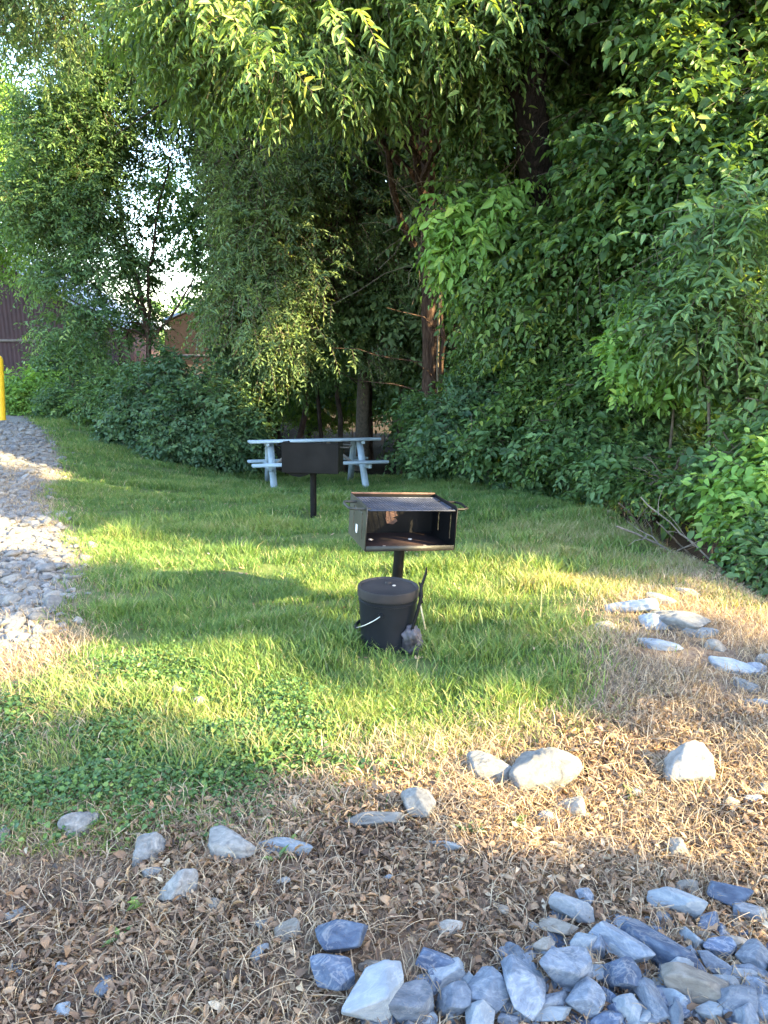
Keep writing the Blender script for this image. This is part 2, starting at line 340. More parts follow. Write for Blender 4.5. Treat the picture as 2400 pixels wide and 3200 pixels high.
def make_tree(name, label, cat, base, trunk, lobes, n, leaf, mat, bark=M_bark, tr=.16, seed=1, group=None, nb=26, trunk_top=None, foliage='crown', twigs=True, lean_paths=None, tipr=.35, stemr=.012, **kw):
    r = np.random.RandomState(seed); root = empty(name, base); base = np.array(base, float)
    V, F, rn, tw, p = crown(r, lobes, n, leaf, **kw)
    link(foliage, mesh_np(foliage, V - base, F, rn), mat, root)
    mb = MB()
    trunk = [np.array(t, float) for t in trunk]
    tp = np.vstack(trunk)
    # smooth the trunk polyline
    tt = np.linspace(0, len(tp) - 1, 6 * len(tp)); path = np.stack([np.interp(tt, np.arange(len(tp)), tp[:, i]) for i in range(3)], 1)
    path[1:-1] += r.normal(size=(len(path) - 2, 3)) * tr * .035
    s = np.linspace(0, 1, len(path)); rad = tr * (1 - (1 - tipr) * s) * (1 + .35 * np.exp(-s * 14)) * (1 + .02 * r.normal(size=len(s)))
    mb.tube(path - base, rad, 12)
    for lp in (lean_paths or []):
        q = np.vstack([bend_path(np.array(a), np.array(b), 6, .0, r, .12)[:-1] for a, b in zip(lp[:-1], lp[1:])] + [np.array(lp[-1])[None]])
        mb.tube(q - base, np.linspace(tr * .6, tr * .25, len(q)), 8)
    # limbs from the trunk towards the sprays
    if nb:
        tgt = p[r.choice(len(p), min(nb, len(p)), replace=False)]
        for qi, q in enumerate(tgt):
            if foliage == 'foliage' and qi < 9: q = q + nrm(q - path[-1]) * .18 + np.array([0, 0, .10])
            dz = q[2] - path[:, 2]; cand = np.where(path[:, 2] < max(q[2] - .1 * np.linalg.norm(q - path[0]), path[0, 2] + .2))[0]
            j = cand[np.argmin(np.linalg.norm(path[cand] - q, axis=1))] if len(cand) else 0
            a = path[j]; L = np.linalg.norm(q - a)
            bp = bend_path(a, q, 9, .10, r, .25); r0 = min(rad[j] * .55, .012 + .018 * L)
            mb.tube(bp - base, np.linspace(r0, .006, 9), 6)
            for _ in range(3):
                k = r.randint(3, 8); e = bp[k] + r.normal(size=3) * .22 * L + np.array([0, 0, .05 * L]); bq = bend_path(bp[k], e, 5, .05, r, .2)
                mb.tube(bq - base, np.linspace(r0 * .45, .003, 5), 4)
    to = mb.build('trunk' if foliage == 'crown' else 'stems', bark, root, True)
    if twigs:
        sel = tw[::2]; Vt, Ft = tubes(sel - base, np.tile(np.array([1, .8, .6, .3]) * .0035 * (stemr / .012), (len(sel), 1)), 3)
        link('twigs', mesh_np('twigs', Vt, [Ft]), M_twig, root)
    tag(root, label, cat, group); return root
# ================================================================== SETTING: ground
def build_ground():
    xs = np.concatenate([[-400, -200, -100, -60, -40], np.arange(-30, -9, 1.), np.arange(-9, 5, .11), np.arange(5, 25, 1.), [30, 45, 80, 160, 400]])
    ys = np.concatenate([[-100, -50, -20, -8, -3], np.arange(-1, 15, .11), np.arange(15, 40, 1.), [45, 60, 90, 160, 300, 600]])
    X, Y = np.meshgrid(xs, ys); x = X.ravel(); y = Y.ravel(); z = H(x, y)
    V = np.stack([x, y, z], 1); i = np.arange(len(x)).reshape(X.shape)
    F = np.stack([i[:-1, :-1], i[:-1, 1:], i[1:, 1:], i[1:, :-1]], -1).reshape(-1, 4)
    def soft(poly, s=.1):
        a = 0
        for k in range(8):
            a = a + inpoly(x + rs.normal(size=len(x)) * s, y + rs.normal(size=len(x)) * s, poly)
        return a / 8.
    lawn = soft(LAWN); lawn[(np.abs(x) > 9) | (y > 15)] = .8
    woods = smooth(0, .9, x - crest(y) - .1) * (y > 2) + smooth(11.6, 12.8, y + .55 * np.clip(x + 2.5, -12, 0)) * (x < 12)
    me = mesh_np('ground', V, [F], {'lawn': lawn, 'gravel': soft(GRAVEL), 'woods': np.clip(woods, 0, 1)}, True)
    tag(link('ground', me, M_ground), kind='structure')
build_ground()
# ------------------------------------------------------------------ grass, straw, clover, litter
def blades(x, y, h, w, lean, rnd, mat, name, z0=-.004):
    n = len(x); az = rs.rand(n) * 6.283; ld = np.stack([np.cos(az), np.sin(az)], 1)
    fa = rs.rand(n) * 6.283; wd_ = np.stack([np.cos(fa), np.sin(fa), np.zeros(n)], 1) * w[:, None] / 2
    B = np.stack([x, y, H(x, y) + z0], 1)
    def at(s, k): return B + np.concatenate([ld * (lean * h * s ** 1.8)[:, None], (h * s * np.sqrt(np.clip(1 - (lean * s) ** 2 * .6, .05, 1)))[:, None]], 1)
    m = at(np.full(n, .5), 0); t = at(np.ones(n), 0)
    V = np.stack([B - wd_, B + wd_, m + wd_ * .8, m - wd_ * .8, t], 1).reshape(-1, 3); i = np.arange(n)[:, None] * 5
    me = mesh_np(name, V, [i + np.array([0, 1, 2, 3]), i + np.array([3, 2, 4])], np.repeat(np.clip(rnd, 0, 1), 5))
    return link(name, me, mat)
def scatter(n, y0, y1, pw=1.0, margin=.9, k=.60):
    y = y0 + (y1 - y0) * rs.rand(n) ** pw; x = (rs.rand(n) * 2 - 1) * (k * y + margin); return x, y
def jit(x, s=.09): return x + rs.normal(size=len(x)) * s
def weightx(y, margin=.9, k=.6): return k * y + margin
# lawn
x, y = scatter(1050000, 1.9, 14.5, 1.45)
keep = inpoly(jit(x, .16), jit(y, .13), LAWN) & ~inpoly(jit(x, .05), jit(y, .05), GRAVEL)
x, y = x[keep], y[keep]
p2 = np.stack([x, y], 1); nz = sinoise(p2, 5, 2.4); nz2 = sinoise(p2, 8, 7.)
dens = np.clip(.66 + .7 * nz2 + .4 * nz, .05, 1) * (1 - .45 * smooth(.6, 1.8, x) * smooth(7, 4, y)); cl = inpoly(x, y, CLOVER)
dens = np.where(cl, dens * .32, dens)
for cx_, cy_, rr in [(*G(770, 1340), .13), (*G(669, 1120), .26), (*G(905, 1380), .13), (*G(1010, 1150), .2), (*G(790, 1430), .14), (*G(900, 1440), .12), (*G(1010, 1270), .2), (*G(1150, 1290), .2), (*G(560, 1260), .14), (*G(1100, 1195), .16), (*G(1250, 1330), .22), (*G(640, 1500), .12), (*G(860, 1250), .14)]:
    dens = dens * (1 - .93 * np.exp(-(((x - cx_) ** 2 + (y - cy_) ** 2) / rr ** 2)))
keep = rs.rand(len(x)) < dens; x, y, nz, nz2, p2 = x[keep], y[keep], nz[keep], nz2[keep], p2[keep]
tuft = np.clip(sinoise(p2, 21, 5.) - .45, 0, 1) * 2
h = (.034 + .035 * rs.rand(len(x)) + .09 * tuft * rs.rand(len(x))) * (1 + .15 * nz) * np.interp(y, [2, 4, 9, 14], [.9, 1, 1.1, 1.2])
edge = smooth(3.1, 2.3, y) * .25 + smooth(.3, 1.6, x) * .40 * smooth(8, 4.5, y) + smooth(-1.6, -2.8, x) * smooth(6.5, 3.5, y) * .2
gcol = .33 + .15 * nz + .12 * nz2 + rs.normal(size=len(x)) * .13 + edge + .03
dry = rs.rand(len(x)) < (.06 + edge * .6); gcol = np.where(dry, .72 + .28 * rs.rand(len(x)), gcol)
wv = .0028 + .0022 * rs.rand(len(x)); wv = wv * np.interp(y, [2, 5, 10, 14], [1, 1.25, 2.0, 2.6])
tag(blades(x, y, h, wv, .35 + .5 * rs.rand(len(x)), gcol, M_grass, 'grass'), 'mown green lawn with longer tufts on the sloping ground', 'grass', kind='stuff')
print('grass blades', len(x))
# bright tufts
def tufts(lst):
    X = []; Y = []; Hh = []
    for (px, py, r_, n, hh) in lst:
        c = G(px, py); X.append(c[0] + rs.normal(size=n) * r_); Y.append(c[1] + rs.normal(size=n) * r_ * .8); Hh.append(hh * 1.1 * (.45 + .65 * rs.rand(n)))
    X, Y, Hh = map(np.concatenate, (X, Y, Hh))
    return blades(X, Y, Hh, (.0055 + .004 * rs.rand(len(X))) * np.interp(Y, [2, 5, 9], [.8, 1.1, 1.6]), .3 + .5 * rs.rand(len(X)), .55 + .12 * rs.normal(size=len(X)), M_grass, 'grass_tufts')
tl = [(620, 1150, .12, 160, .10), (480, 1120, .12, 140, .10), (1000, 1210, .12, 200, .11), (1130, 1170, .1, 150, .11), (1330, 1190, .14, 200, .11), (640, 1350, .12, 220, .09), (520, 1430, .1, 180, .08), (980, 1350, .12, 260, .11), (1100, 1330, .12, 260, .11), (1210, 1360, .1, 220, .1), (1040, 1480, .12, 240, .09), (820, 1480, .1, 200, .08), (300, 1270, .12, 160, .09), (420, 1310, .12, 160, .08), (950, 1545, .1, 200, .08), (1200, 1500, .1, 200, .08), (760, 1560, .1, 180, .08), (1180, 1235, .14, 500, .13), (1060, 1215, .1, 160, .12), (1265, 1225, .12, 220, .1), (700, 1260, .06, 90, .12), (345, 1135, .16, 220, .12), (575, 1130, .12, 160, .11), (740, 1400, .09, 220, .10), (925, 1400, .07, 200, .10), (1050, 1420, .1, 280, .11), (700, 1440, .07, 160, .10), (880, 1240, .06, 120, .12), (960, 1425, .06, 130, .1), (1230, 1440, .1, 200, .09), (1130, 1500, .12, 200, .08), (560, 1180, .1, 100, .1), (1190, 1130, .1, 120, .12), (1350, 1230, .13, 180, .10), (1080, 1120, .12, 160, .11), (860, 1405, .07, 130, .07), (820, 1408, .05, 100, .06)]
tag(tufts(tl), 'long bright blades of grass in tufts on the lawn', 'grass', kind='stuff')
# straw
def straw(poly, n, y0, y1, name, label, hmul=1., m=.9):
    x, y = scatter(n, y0, y1, 1.2, m, .62); kp = inpoly(jit(x, .15), jit(y, .12), poly); x, y = x[kp], y[kp]
    kp = rs.rand(len(x)) < np.clip(.65 + .6 * sinoise(np.stack([x, y], 1), 31, 6.), .1, 1); x, y = x[kp], y[kp]
    h = (.03 + .06 * rs.rand(len(x)) ** 1.5) * hmul
    tag(blades(x, y, h, .0022 + .0022 * rs.rand(len(x)), .55 + .7 * rs.rand(len(x)), rs.rand(len(x)), M_straw, name, .002), label, 'dry grass', kind='stuff')
straw(STRAW, 210000, 1.6, 5.5, 'dry_grass', 'dry straw coloured grass around the white stones and right bank')
straw(STRAW2, 160000, 2.4, 6.5, 'dry_grass', 'dry pale grass between the gravel and the lawn')
straw(GRAVEL, 90000, 3.0, 13.5, 'dry_grass', 'sparse dry grass growing through the gravel', .8)
straw(LITTER, 45000, 1.0, 2.6, 'dry_grass', 'loose dry stalks among the dead leaves in the foreground', .8, .6)
STRAW3 = GP([(-100, 1015), (60, 1010), (150, 1020), (150, 1060), (170, 1130), (120, 1110), (0, 1090), (-100, 1090)])
straw(STRAW3, 120000, 5.5, 10.5, 'dry_grass', 'dry grass crossing the gravel at the left edge')
# clover
x, y = scatter(170000, 1.9, 3.6, 1., .5); kp = inpoly(jit(x, .13), jit(y, .12), CLOVER); x, y = x[kp], y[kp]
ns = sinoise(np.stack([x, y], 1), 61, 7.); kp = (rs.rand(len(x)) < np.clip(.75 + .8 * ns - .45 * smooth(-.55, .1, x), .05, 1)); x, y = x[kp], y[kp]
z = H(x, y) + .006 + .045 * rs.rand(len(x)) * np.clip(.6 + .8 * ns[kp], .2, 1.3); n = len(x); az = rs.rand(n) * 6.283
D = np.stack([np.cos(az), np.sin(az), rs.normal(size=n) * .2], 1); Nn = nrm(np.array([0, 0, 1.]) + rs.normal(size=(n, 3)) * .5)
L = .007 + .016 * rs.rand(n) ** 1.5
V, F, rn = leaf_mesh(np.stack([x, y, z], 1), D, Nn, L, L * .95, np.clip(.45 + .25 * rs.normal(size=n), 0, 1))
tag(link('clover', mesh_np('clover', V, F, rn), M_clover), 'low green clover and weeds spreading over the lower left grass', 'clover', kind='stuff')
# leaf litter: curled dead leaves
def litter(n, y0, y1, poly, m=.6, sz=1.):
    x, y = scatter(n, y0, y1, 1.0, m, .62); kp = inpoly(jit(x, .12), jit(y, .09), poly); x, y = x[kp], y[kp]; kp = rs.rand(len(x)) < np.clip(.8 + .7 * sinoise(np.stack([x, y], 1), 77, 4.), .15, 1); x, y = x[kp], y[kp]; n = len(x)
    z = H(x, y) + .002 + .02 * rs.rand(n); az = rs.rand(n) * 6.283
    D = nrm(np.stack([np.cos(az), np.sin(az), rs.normal(size=n) * .35], 1)); Nn = nrm(np.array([0, 0, 1.]) + rs.normal(size=(n, 3)) * .6)
    S = nrm(np.cross(D, Nn)); U = np.cross(S, D); L = sz * (.007 + .036 * rs.rand(n) ** 1.9); W = L * (.35 + .3 * rs.rand(n)); cu = (rs.rand(n) * 2.6 + .2) * np.where(rs.rand(n) < .7, 1, -1)
    c2 = rs.normal(size=n) * 1.1
    rows = []
    for a, wf in ((0, .12), (.33, .9), (.68, .8), (1, .08)):
        bend = c2 * (a - .5) ; cen = np.stack([x, y, z], 1) + D * (L * a * np.cos(bend * .6))[:, None] + U * (L * (a * (1 - a)) * c2 * -.6)[:, None]
        for sgn in (-1, 0, 1):
            w = W * wf * .5; ang = cu * .5 * sgn
            rows.append(cen + S * (w * sgn * np.cos(ang * .8))[:, None] + U * (w * np.abs(np.sin(ang)) * np.sign(cu))[:, None])
    V = np.stack(rows, 1).reshape(-1, 3); i = np.arange(n)[:, None] * 12; F = []
    for r_ in range(3):
        for c in range(2): F.append(i + np.array([r_ * 3 + c, r_ * 3 + c + 1, r_ * 3 + c + 4, r_ * 3 + c + 3]))
    rnd = np.clip(.46 + .17 * sinoise(np.stack([x, y], 1), 71, 5.) + rs.normal(size=n) * .24, 0, 1)
    return mesh_np('leaf_litter', V, [np.vstack(F)], np.repeat(rnd, 12))
tag(link('leaf_litter', litter(165000, .75, 3.1, LITTER), M_litter), 'curled brown dead leaves covering the foreground ground', 'dead leaves', kind='stuff')
def stalks(n, y0, y1, poly):
    x, y = scatter(n, y0, y1, 1., .6, .62); kp = inpoly(jit(x), jit(y), poly); x, y = x[kp], y[kp]; n = len(x)
    az = rs.rand(n) * 6.28; L = .05 + .16 * rs.rand(n) ** 1.5; cv = rs.normal(size=n) * 1.6; K = 7; P0 = np.zeros((n, K, 3)); cx, cy = x.copy(), y.copy()
    z0 = .012 + .012 * rs.rand(n); arch = .03 * rs.rand(n)
    for k in range(K):
        P0[:, k, 0] = cx; P0[:, k, 1] = cy; P0[:, k, 2] = H(cx, cy) + z0 + arch * math.sin(math.pi * k / (K - 1))
        cx = cx + np.cos(az) * L / (K - 1); cy = cy + np.sin(az) * L / (K - 1); az = az + cv / (K - 1)
    V, F = tubes(P0, np.tile(np.linspace(.0012, .0005, K), (n, 1)) * (.7 + .7 * rs.rand(n))[:, None], 4)
    return mesh_np('dry_stalks', V, [F], np.repeat(.3 + .6 * rs.rand(n), K * 4))
tag(link('dry_stalks', stalks(1900, .8, 3.1, LITTER), M_straw), 'curved dry stalks strewn over the foreground leaves', 'dry stalks', kind='stuff')
tag(link('leaf_litter', litter(5200, 2.2, 8.5, LAWN, .9, .9), M_litter), 'few fallen brown leaves scattered through the lawn', 'dead leaves', kind='stuff')
wl = [(2.2, 4.5), (3.6, 4.2), (5.5, 4.2), (5.5, 9), (3, 12), (1.6, 11), (2.1, 7.1)]
tag(link('leaf_litter', litter(26000, 3.5, 9, wl, 2.5, 2.0), M_litter), 'orange brown dead leaves in the ditch under the right hand shrubs', 'dead leaves', kind='stuff')
# ================================================================== STONES
def ico(sub):
    bm = bmesh.new(); bmesh.ops.create_icosphere(bm, subdivisions=sub, radius=1); V = np.array([v.co for v in bm.verts]); F = np.array([[v.index for v in f.verts] for f in bm.faces]); bm.free(); return nrm(V), F
ICO = {k: ico(k) for k in (2, 3, 4, 5)}
def rock(seed, sub=5, p=16, m=13, rough=.02, flat=0):
    r = np.random.RandomState(seed); V, F = ICO[sub]
    n = nrm(r.normal(size=(m, 3))); n = np.vstack([n, -n[: m // 3]]); h = r.uniform(.62, 1.05, len(n))
    q = np.clip(V @ n.T / h, 0, None); rad = (q ** p).sum(1) ** (-1 / p); rad = np.minimum(rad, 1.6)
    W = V * rad[:, None]; mx = np.abs(W).max(0); W = W / mx
    W = W + V * (rough * sinoise(V, seed, 5.) + rough * .6 * sinoise(V, seed + 1, 13.))[:, None]
    me = mesh_np('rock', W, [F], None, True)
    return me
def place_rock(name, me, mat, px, py, w, h, ang=0, sink=.25, tall=None, group=None, label=None, cat='stone', yaw=0):
    """px,py: centre in 2400x3200 px; w,h: apparent size there"""
    k = 2400 / 1659.; cx, cy = px / k, py / k; g = G(cx, cy + h / k * .28)
    d = ray(cx, cy); g3 = np.array([g[0], g[1], float(H(*g))]); D = np.linalg.norm(g3 - np.array([0, 0, CH])) / np.linalg.norm(d)
    m = D / FN / k; sw = w * m; dep = math.atan2(CH, g[1])
    # height and depth share the apparent height
    sh = h * m; tall = tall or min(sw, sh) * .78; dp = max((sh - tall * math.cos(dep) * .75) / math.sin(dep), tall * .8); dp = min(dp, sw * 1.6)
    me = me.copy(); me.name = name; me.materials.clear(); me.materials.append(mat)
    o = link(name, me); o.scale = (sw / 2, dp / 2, tall / 2); a = math.atan(math.tan(R(-ang)) / max(math.sin(dep), .3)) if abs(ang) < 80 else R(-ang)
    o.location = (g[0], g[1], g3[2] + tall * (.5 - sink)); o.rotation_euler = (rs.normal() * .12, rs.normal() * .1, a)
    return tag(o, label, cat, group)
RB = [rock(100 + i, 5, 70, 15, .012) for i in range(12)]        # angular
RR = [rock(200 + i, 5, 12, 12, .045) for i in range(8)]           # rounded
B, DB, PL, TN = M_blue, M_dblue, M_pale, M_tan
rip = [(1076, 2941, 145, 125, 0, DB, 'dark blue stone with pale veins, the upper left one of the pile'), (1052, 3045, 145, 110, 5, DB, 'dark blue stone with a tan stripe below the veined blue stone'), (1175, 3120, 225, 150, -32, PL, 'long pale slab at the lower left of the blue stone pile'),
 (1165, 3033, 72, 38, 0, TN, 'small cream chip squeezed between the tan striped stone and the long pale slab'), (1348, 3009, 110, 80, 10, DB, 'blue stone alone above the pale green stone'), (1401, 3057, 120, 75, -25, PL, 'pale greenish stone slanting below the lone blue stone'), (1286, 3144, 150, 120, 0, B, 'big blue stone right of the long pale slab at the bottom'), (1416, 3129, 110, 120, 0, B, 'blue stone with an upright edge below the pale greenish stone'),
 (1532, 3110, 145, 115, 15, B, 'broad blue grey stone left of the tall triangular stone'), (1633, 3052, 115, 180, 5, B, 'tall smooth triangular blue stone in the middle of the pile'), (1503, 3182, 120, 90, -20, PL, 'pale pointed stone at the bottom edge under the broad blue grey one'), (1783, 2849, 125, 78, 5, PL, 'pale lilac stone at the top of the pile'), (1745, 2907, 108, 62, 25, TN, 'cream stone at the top left of the pile'),
 (1831, 2806, 52, 55, 0, B, 'little blue stone half sunk above the pale lilac stone'), (1701, 2972, 66, 60, 0, TN, 'small tan stone at the tip of the tall triangular stone'), (1822, 2951, 72, 72, 0, PL, 'small pale green stone below the cream stone'), (1923, 2946, 185, 88, 32, B, 'flat blue slab slanting beside the long dark streaked slab'), (2062, 2970, 215, 95, 33, DB, 'long dark blue streaked slab at the top of the pile'), (1778, 3033, 150, 120, 10, B, 'wide veined blue stone right of the tall triangular stone'),
 (1938, 3047, 108, 118, 0, DB, 'dark blue stone with a brown underside below the flat slanting slab'), (1841, 3124, 118, 100, 10, B, 'bright blue stone below the wide veined one'), (2159, 3086, 165, 108, 15, TN, 'tan block with an orange brown stain in the pile'), (2034, 3115, 80, 118, -20, B, 'narrow upright blue stone left of the tan stained block'), (1730, 3139, 112, 68, -20, B, 'low blue stone left of the bright blue one'), (1692, 3185, 185, 66, 5, PL, 'long pale stone along the bottom edge of the picture'),
 (1966, 3163, 80, 92, 0, PL, 'pale upright stone near the bottom edge left of the narrow one'), (1872, 3040, 50, 110, 55, PL, 'thin steep sliver of pale stone beside the wide veined stone'), (2116, 2825, 145, 85, 20, PL, 'pale stone with orange marks lying in straw above the pile'), (2260, 2806, 125, 76, 12, DB, 'shiny dark blue stone above the right end of the pile'), (2342, 2864, 88, 56, 15, B, 'small blue stone at the right edge below the shiny dark stone'),
 (2250, 2975, 98, 66, 10, DB, 'dark blue stone wedged above the tan stained block'), (2295, 2958, 92, 56, 20, TN, 'small whitish stone behind the wedged dark stone'), (2357, 3008, 98, 92, 20, B, 'smooth blue stone at the right edge below the whitish one'), (2236, 3032, 108, 62, 20, B, 'blue stone just above right of the tan stained block'), (2352, 3057, 104, 54, 28, B, 'flat blue stone slanting at the right edge'), (2265, 3082, 78, 62, 0, PL, 'pale stone right of the tan stained block'), (2300, 3135, 118, 110, 0, B, 'large rounded blue stone near the bottom right corner'),
 (2378, 3100, 90, 54, 10, B, 'blue stone cut by the right edge above the corner'), (2217, 3172, 80, 62, 10, PL, 'pale stone at the bottom edge left of the large rounded one'), (2115, 3185, 74, 54, 0, DB, 'dark blue stone at the bottom edge below the narrow upright one'), (2120, 3135, 56, 76, 0, B, 'small upright blue stone under the tan stained block'), (2388, 3170, 84, 84, 0, B, 'blue stone filling the bottom right corner'), (2034, 3190, 76, 56, 0, B, 'blue stone on the bottom edge right of the pale upright one'), (1570, 3160, 60, 60, 0, B, 'small blue stone under the broad blue grey stone'), (1345, 3195, 60, 46, 0, PL, 'tiny pale stone on the bottom edge right of the big blue one'),
 (1665, 3130, 56, 50, 0, DB, 'dark blue stone in the gap under the tall triangular stone'), (1900, 3190, 70, 50, 0, B, 'blue stone on the bottom edge below the bright blue one'), (1600, 3195, 80, 50, 0, B, 'blue stone on the bottom edge left of the long pale stone'), (1180, 3205, 90, 50, 0, B, 'blue stone on the bottom edge under the long pale slab'), (2200, 2930, 56, 36, 0, TN, 'small tan stone in straw above the long dark slab')]
RG = 'broken blue grey stones of the bottom right pile'
for i, (px, py, w, h, a, m, lab) in enumerate(rip):
    place_rock('stone', RB[i % 12], m, px, py, w * 1.27, h * 1.27, a, .05, group=RG, label=lab or 'broken angular blue grey stone packed in the bottom right pile', tall=None)
# smaller filler stones under and between them, and some just outside the frame
cnt = 0; rf = np.random.RandomState(5)
poly = GP([(735, 2250), (800, 2140), (960, 2120), (1150, 2020), (1240, 1960), (1420, 1990), (1640, 1990), (1900, 1990), (2050, 2400), (700, 2400)])
while cnt < 170:
    gx, gy = rf.uniform(-.3, 2.2), rf.uniform(.75, 1.75)
    if not inpoly(np.array([gx]), np.array([gy]), poly)[0]: continue
    s = rf.uniform(.026, .055); o = link('stone', RB[rf.randint(12)].copy()); o.data.materials.clear(); o.data.materials.append([B, DB, PL, B][rf.randint(4)])
    o.scale = (s * rf.uniform(.8, 1.3), s, s * .7); o.location = (gx, gy, float(H(gx, gy)) + s * .1 - .01); o.rotation_euler = tuple(rf.uniform(-3, 3, 3))
    tag(o, {M_tan: 'tan', M_blue: 'small blue grey chip of stone wedged low between the larger stones of the pile', M_dblue: 'small dark blue chip of stone wedged low between the larger stones of the pile', M_pale: 'small pale chip of stone wedged low between the larger stones of the pile'}[o.data.materials[0]], 'stone', RG); cnt += 1
WG = 'pale field stones set in the ground'
white = [(250, 2566, 112, 100, 0, M_white, 'white rounded stone at the left edge of the clover'), (474, 2639, 135, 110, 25, M_white, 'white wedge shaped stone among dead leaves, second from the left'), (716, 2639, 165, 88, 8, M_white, 'wide grey white stone half buried in brown leaves'), (897, 2642, 175, 56, 8, M_pale, 'long flat bluish stone right of the wide grey white one'),
 (571, 2762, 112, 98, 15, M_white, 'beige cracked stone beside a dark hole in the leaves'), (904, 2899, 88, 64, -20, M_tan, 'small tan pebble like stone left of the dark blue stone'), (325, 3073, 66, 92, 0, M_blue, 'small blue grey stone among leaves near the bottom left'), (8, 2603, 56, 62, 0, M_white, 'white stone cut by the left edge of the picture'),
 (1180, 2555, 215, 58, 4, M_white, 'long flat pale stone touching the faceted white stone'), (1317, 2500, 125, 96, 0, M_white, 'faceted white stone between the long flat stone and the dry grass'), (1527, 2400, 155, 88, 8, M_white, 'flat two toned stone left of the largest white boulder'), (1705, 2385, 175, 165, 30, M_white, 'largest white boulder with brown lichen in dry grass'),
 (2163, 2378, 200, 130, 0, M_white, 'smooth white boulder alone at right in dry grass'), (1788, 2520, 98, 64, 5, M_tan, 'small pinkish stone below the largest boulder'), (1700, 2545, 66, 52, 0, M_pale, 'small dark grey stone left of the pinkish stone'), (2112, 2645, 92, 64, 5, M_tan, 'cream stone lying alone below the smooth white boulder'),
 (2288, 2508, 62, 42, 0, M_tan, 'small brown stone right of the smooth boulder'), (625, 2186, 62, 34, 5, M_white, 'small white stone lying in the lawn clover'), (556, 2156, 46, 28, 0, M_tan, 'tiny pinkish stone beside the white stone in the lawn'), (815, 2985, 62, 46, -20, M_pale, 'small pale blue chip left of the dark blue stones'), (2388, 2465, 50, 42, 0, M_white, 'small white stone at the right edge of the picture'),
 (2355, 2500, 56, 38, 0, M_pale, 'small pale stone beside the one at the right edge'), (1395, 2640, 130, 40, 10, M_pale, 'grey flat stone sunk in the leaves below the white ones'), (670, 2825, 70, 46, 0, M_tan, 'brownish stone below the beige cracked stone'), (40, 2860, 60, 60, 0, M_white, 'white chip near the left edge in dead leaves'), (60, 3020, 90, 46, 0, M_pale, 'pale flat chip near the bottom left edge'),
 (480, 2735, 60, 40, -20, M_white, 'small white chip above the beige cracked stone'), (1405, 2905, 80, 50, 10, M_tan, 'cream stone half covered by straw above the pile'), (2150, 2780, 90, 50, 10, M_tan, 'flat stone hidden in straw above the pile'),
 (1985, 1885, 170, 52, 8, M_pale, 'blue grey flat rock at the top of the right bank'), (2120, 1925, 190, 92, 12, M_white, 'big white and grey rock on the right bank'), (2030, 1935, 110, 56, 0, M_pale, 'grey rock in front of the flat bank rock'), (2190, 1970, 110, 50, 10, M_pale, 'grey rock below the big bank rock'), (1900, 1950, 110, 46, 0, M_tan, 'brown grey rock left of the bank rocks'), (2060, 2010, 130, 40, 5, M_pale, 'long grey rock sunk in dry grass on the right bank'),
 (2285, 2080, 135, 54, 25, M_pale, 'bluish slab lying near the right edge of the bank'), (2360, 2085, 90, 50, 20, M_blue, 'blue slab at the right edge of the bank'), (2335, 2140, 90, 36, 30, M_white, 'white slab at the right edge'), (2370, 2190, 110, 40, 15, M_pale, 'lowest bluish slab at the right edge of the bank'), (2230, 2010, 80, 40, 20, M_tan, 'tan rock among the slabs on the right bank'), (2385, 2050, 60, 44, 0, M_white, 'pale rock at the right edge above the blue slab'),
 (2160, 1850, 100, 30, 10, M_tan, 'flat tan rock in sunlit grass on the right bank'), (2060, 1868, 90, 34, 10, M_pale, 'thin grey rock on top of the right bank')]
for i, (px, py, w, h, a, m, lab) in enumerate(white):
    big = py < 2250
    place_rock('field_stone', (RB if (i in (9, 3, 8)) else RR)[i % 8], m, px, py, w * 1.08, h * (1.42 if not big else 1.3), a, .28 if not big else .36, group=WG, label=lab)
# pebbles in leaf litter
pm = [rock(300 + i, 3, 8, 12, .03) for i in range(5)]
cnt = 0
for i in range(90):
    gx, gy = rf.uniform(-1.5, 2.2), rf.uniform(.9, 3.0)
    if not inpoly(np.array([gx]), np.array([gy]), LITTER)[0]: continue
    s = rf.uniform(.007, .02); me = pm[i % 5]
    o = link('pebble', me.copy()); o.data.materials.append([M_tan, M_pale, M_white][i % 3]); o.scale = (s * 1.3, s, s * .7); o.location = (gx, gy, float(H(gx, gy)) + s * .5 + .006); o.rotation_euler = (0, 0, rf.uniform(0, 6))
    tag(o, ['little tan pebble lying on the brown dead leaves', 'little bluish pebble lying on the brown dead leaves', 'little white pebble lying on the brown dead leaves'][i % 3], 'pebble', 'pebbles scattered over the leaf litter')
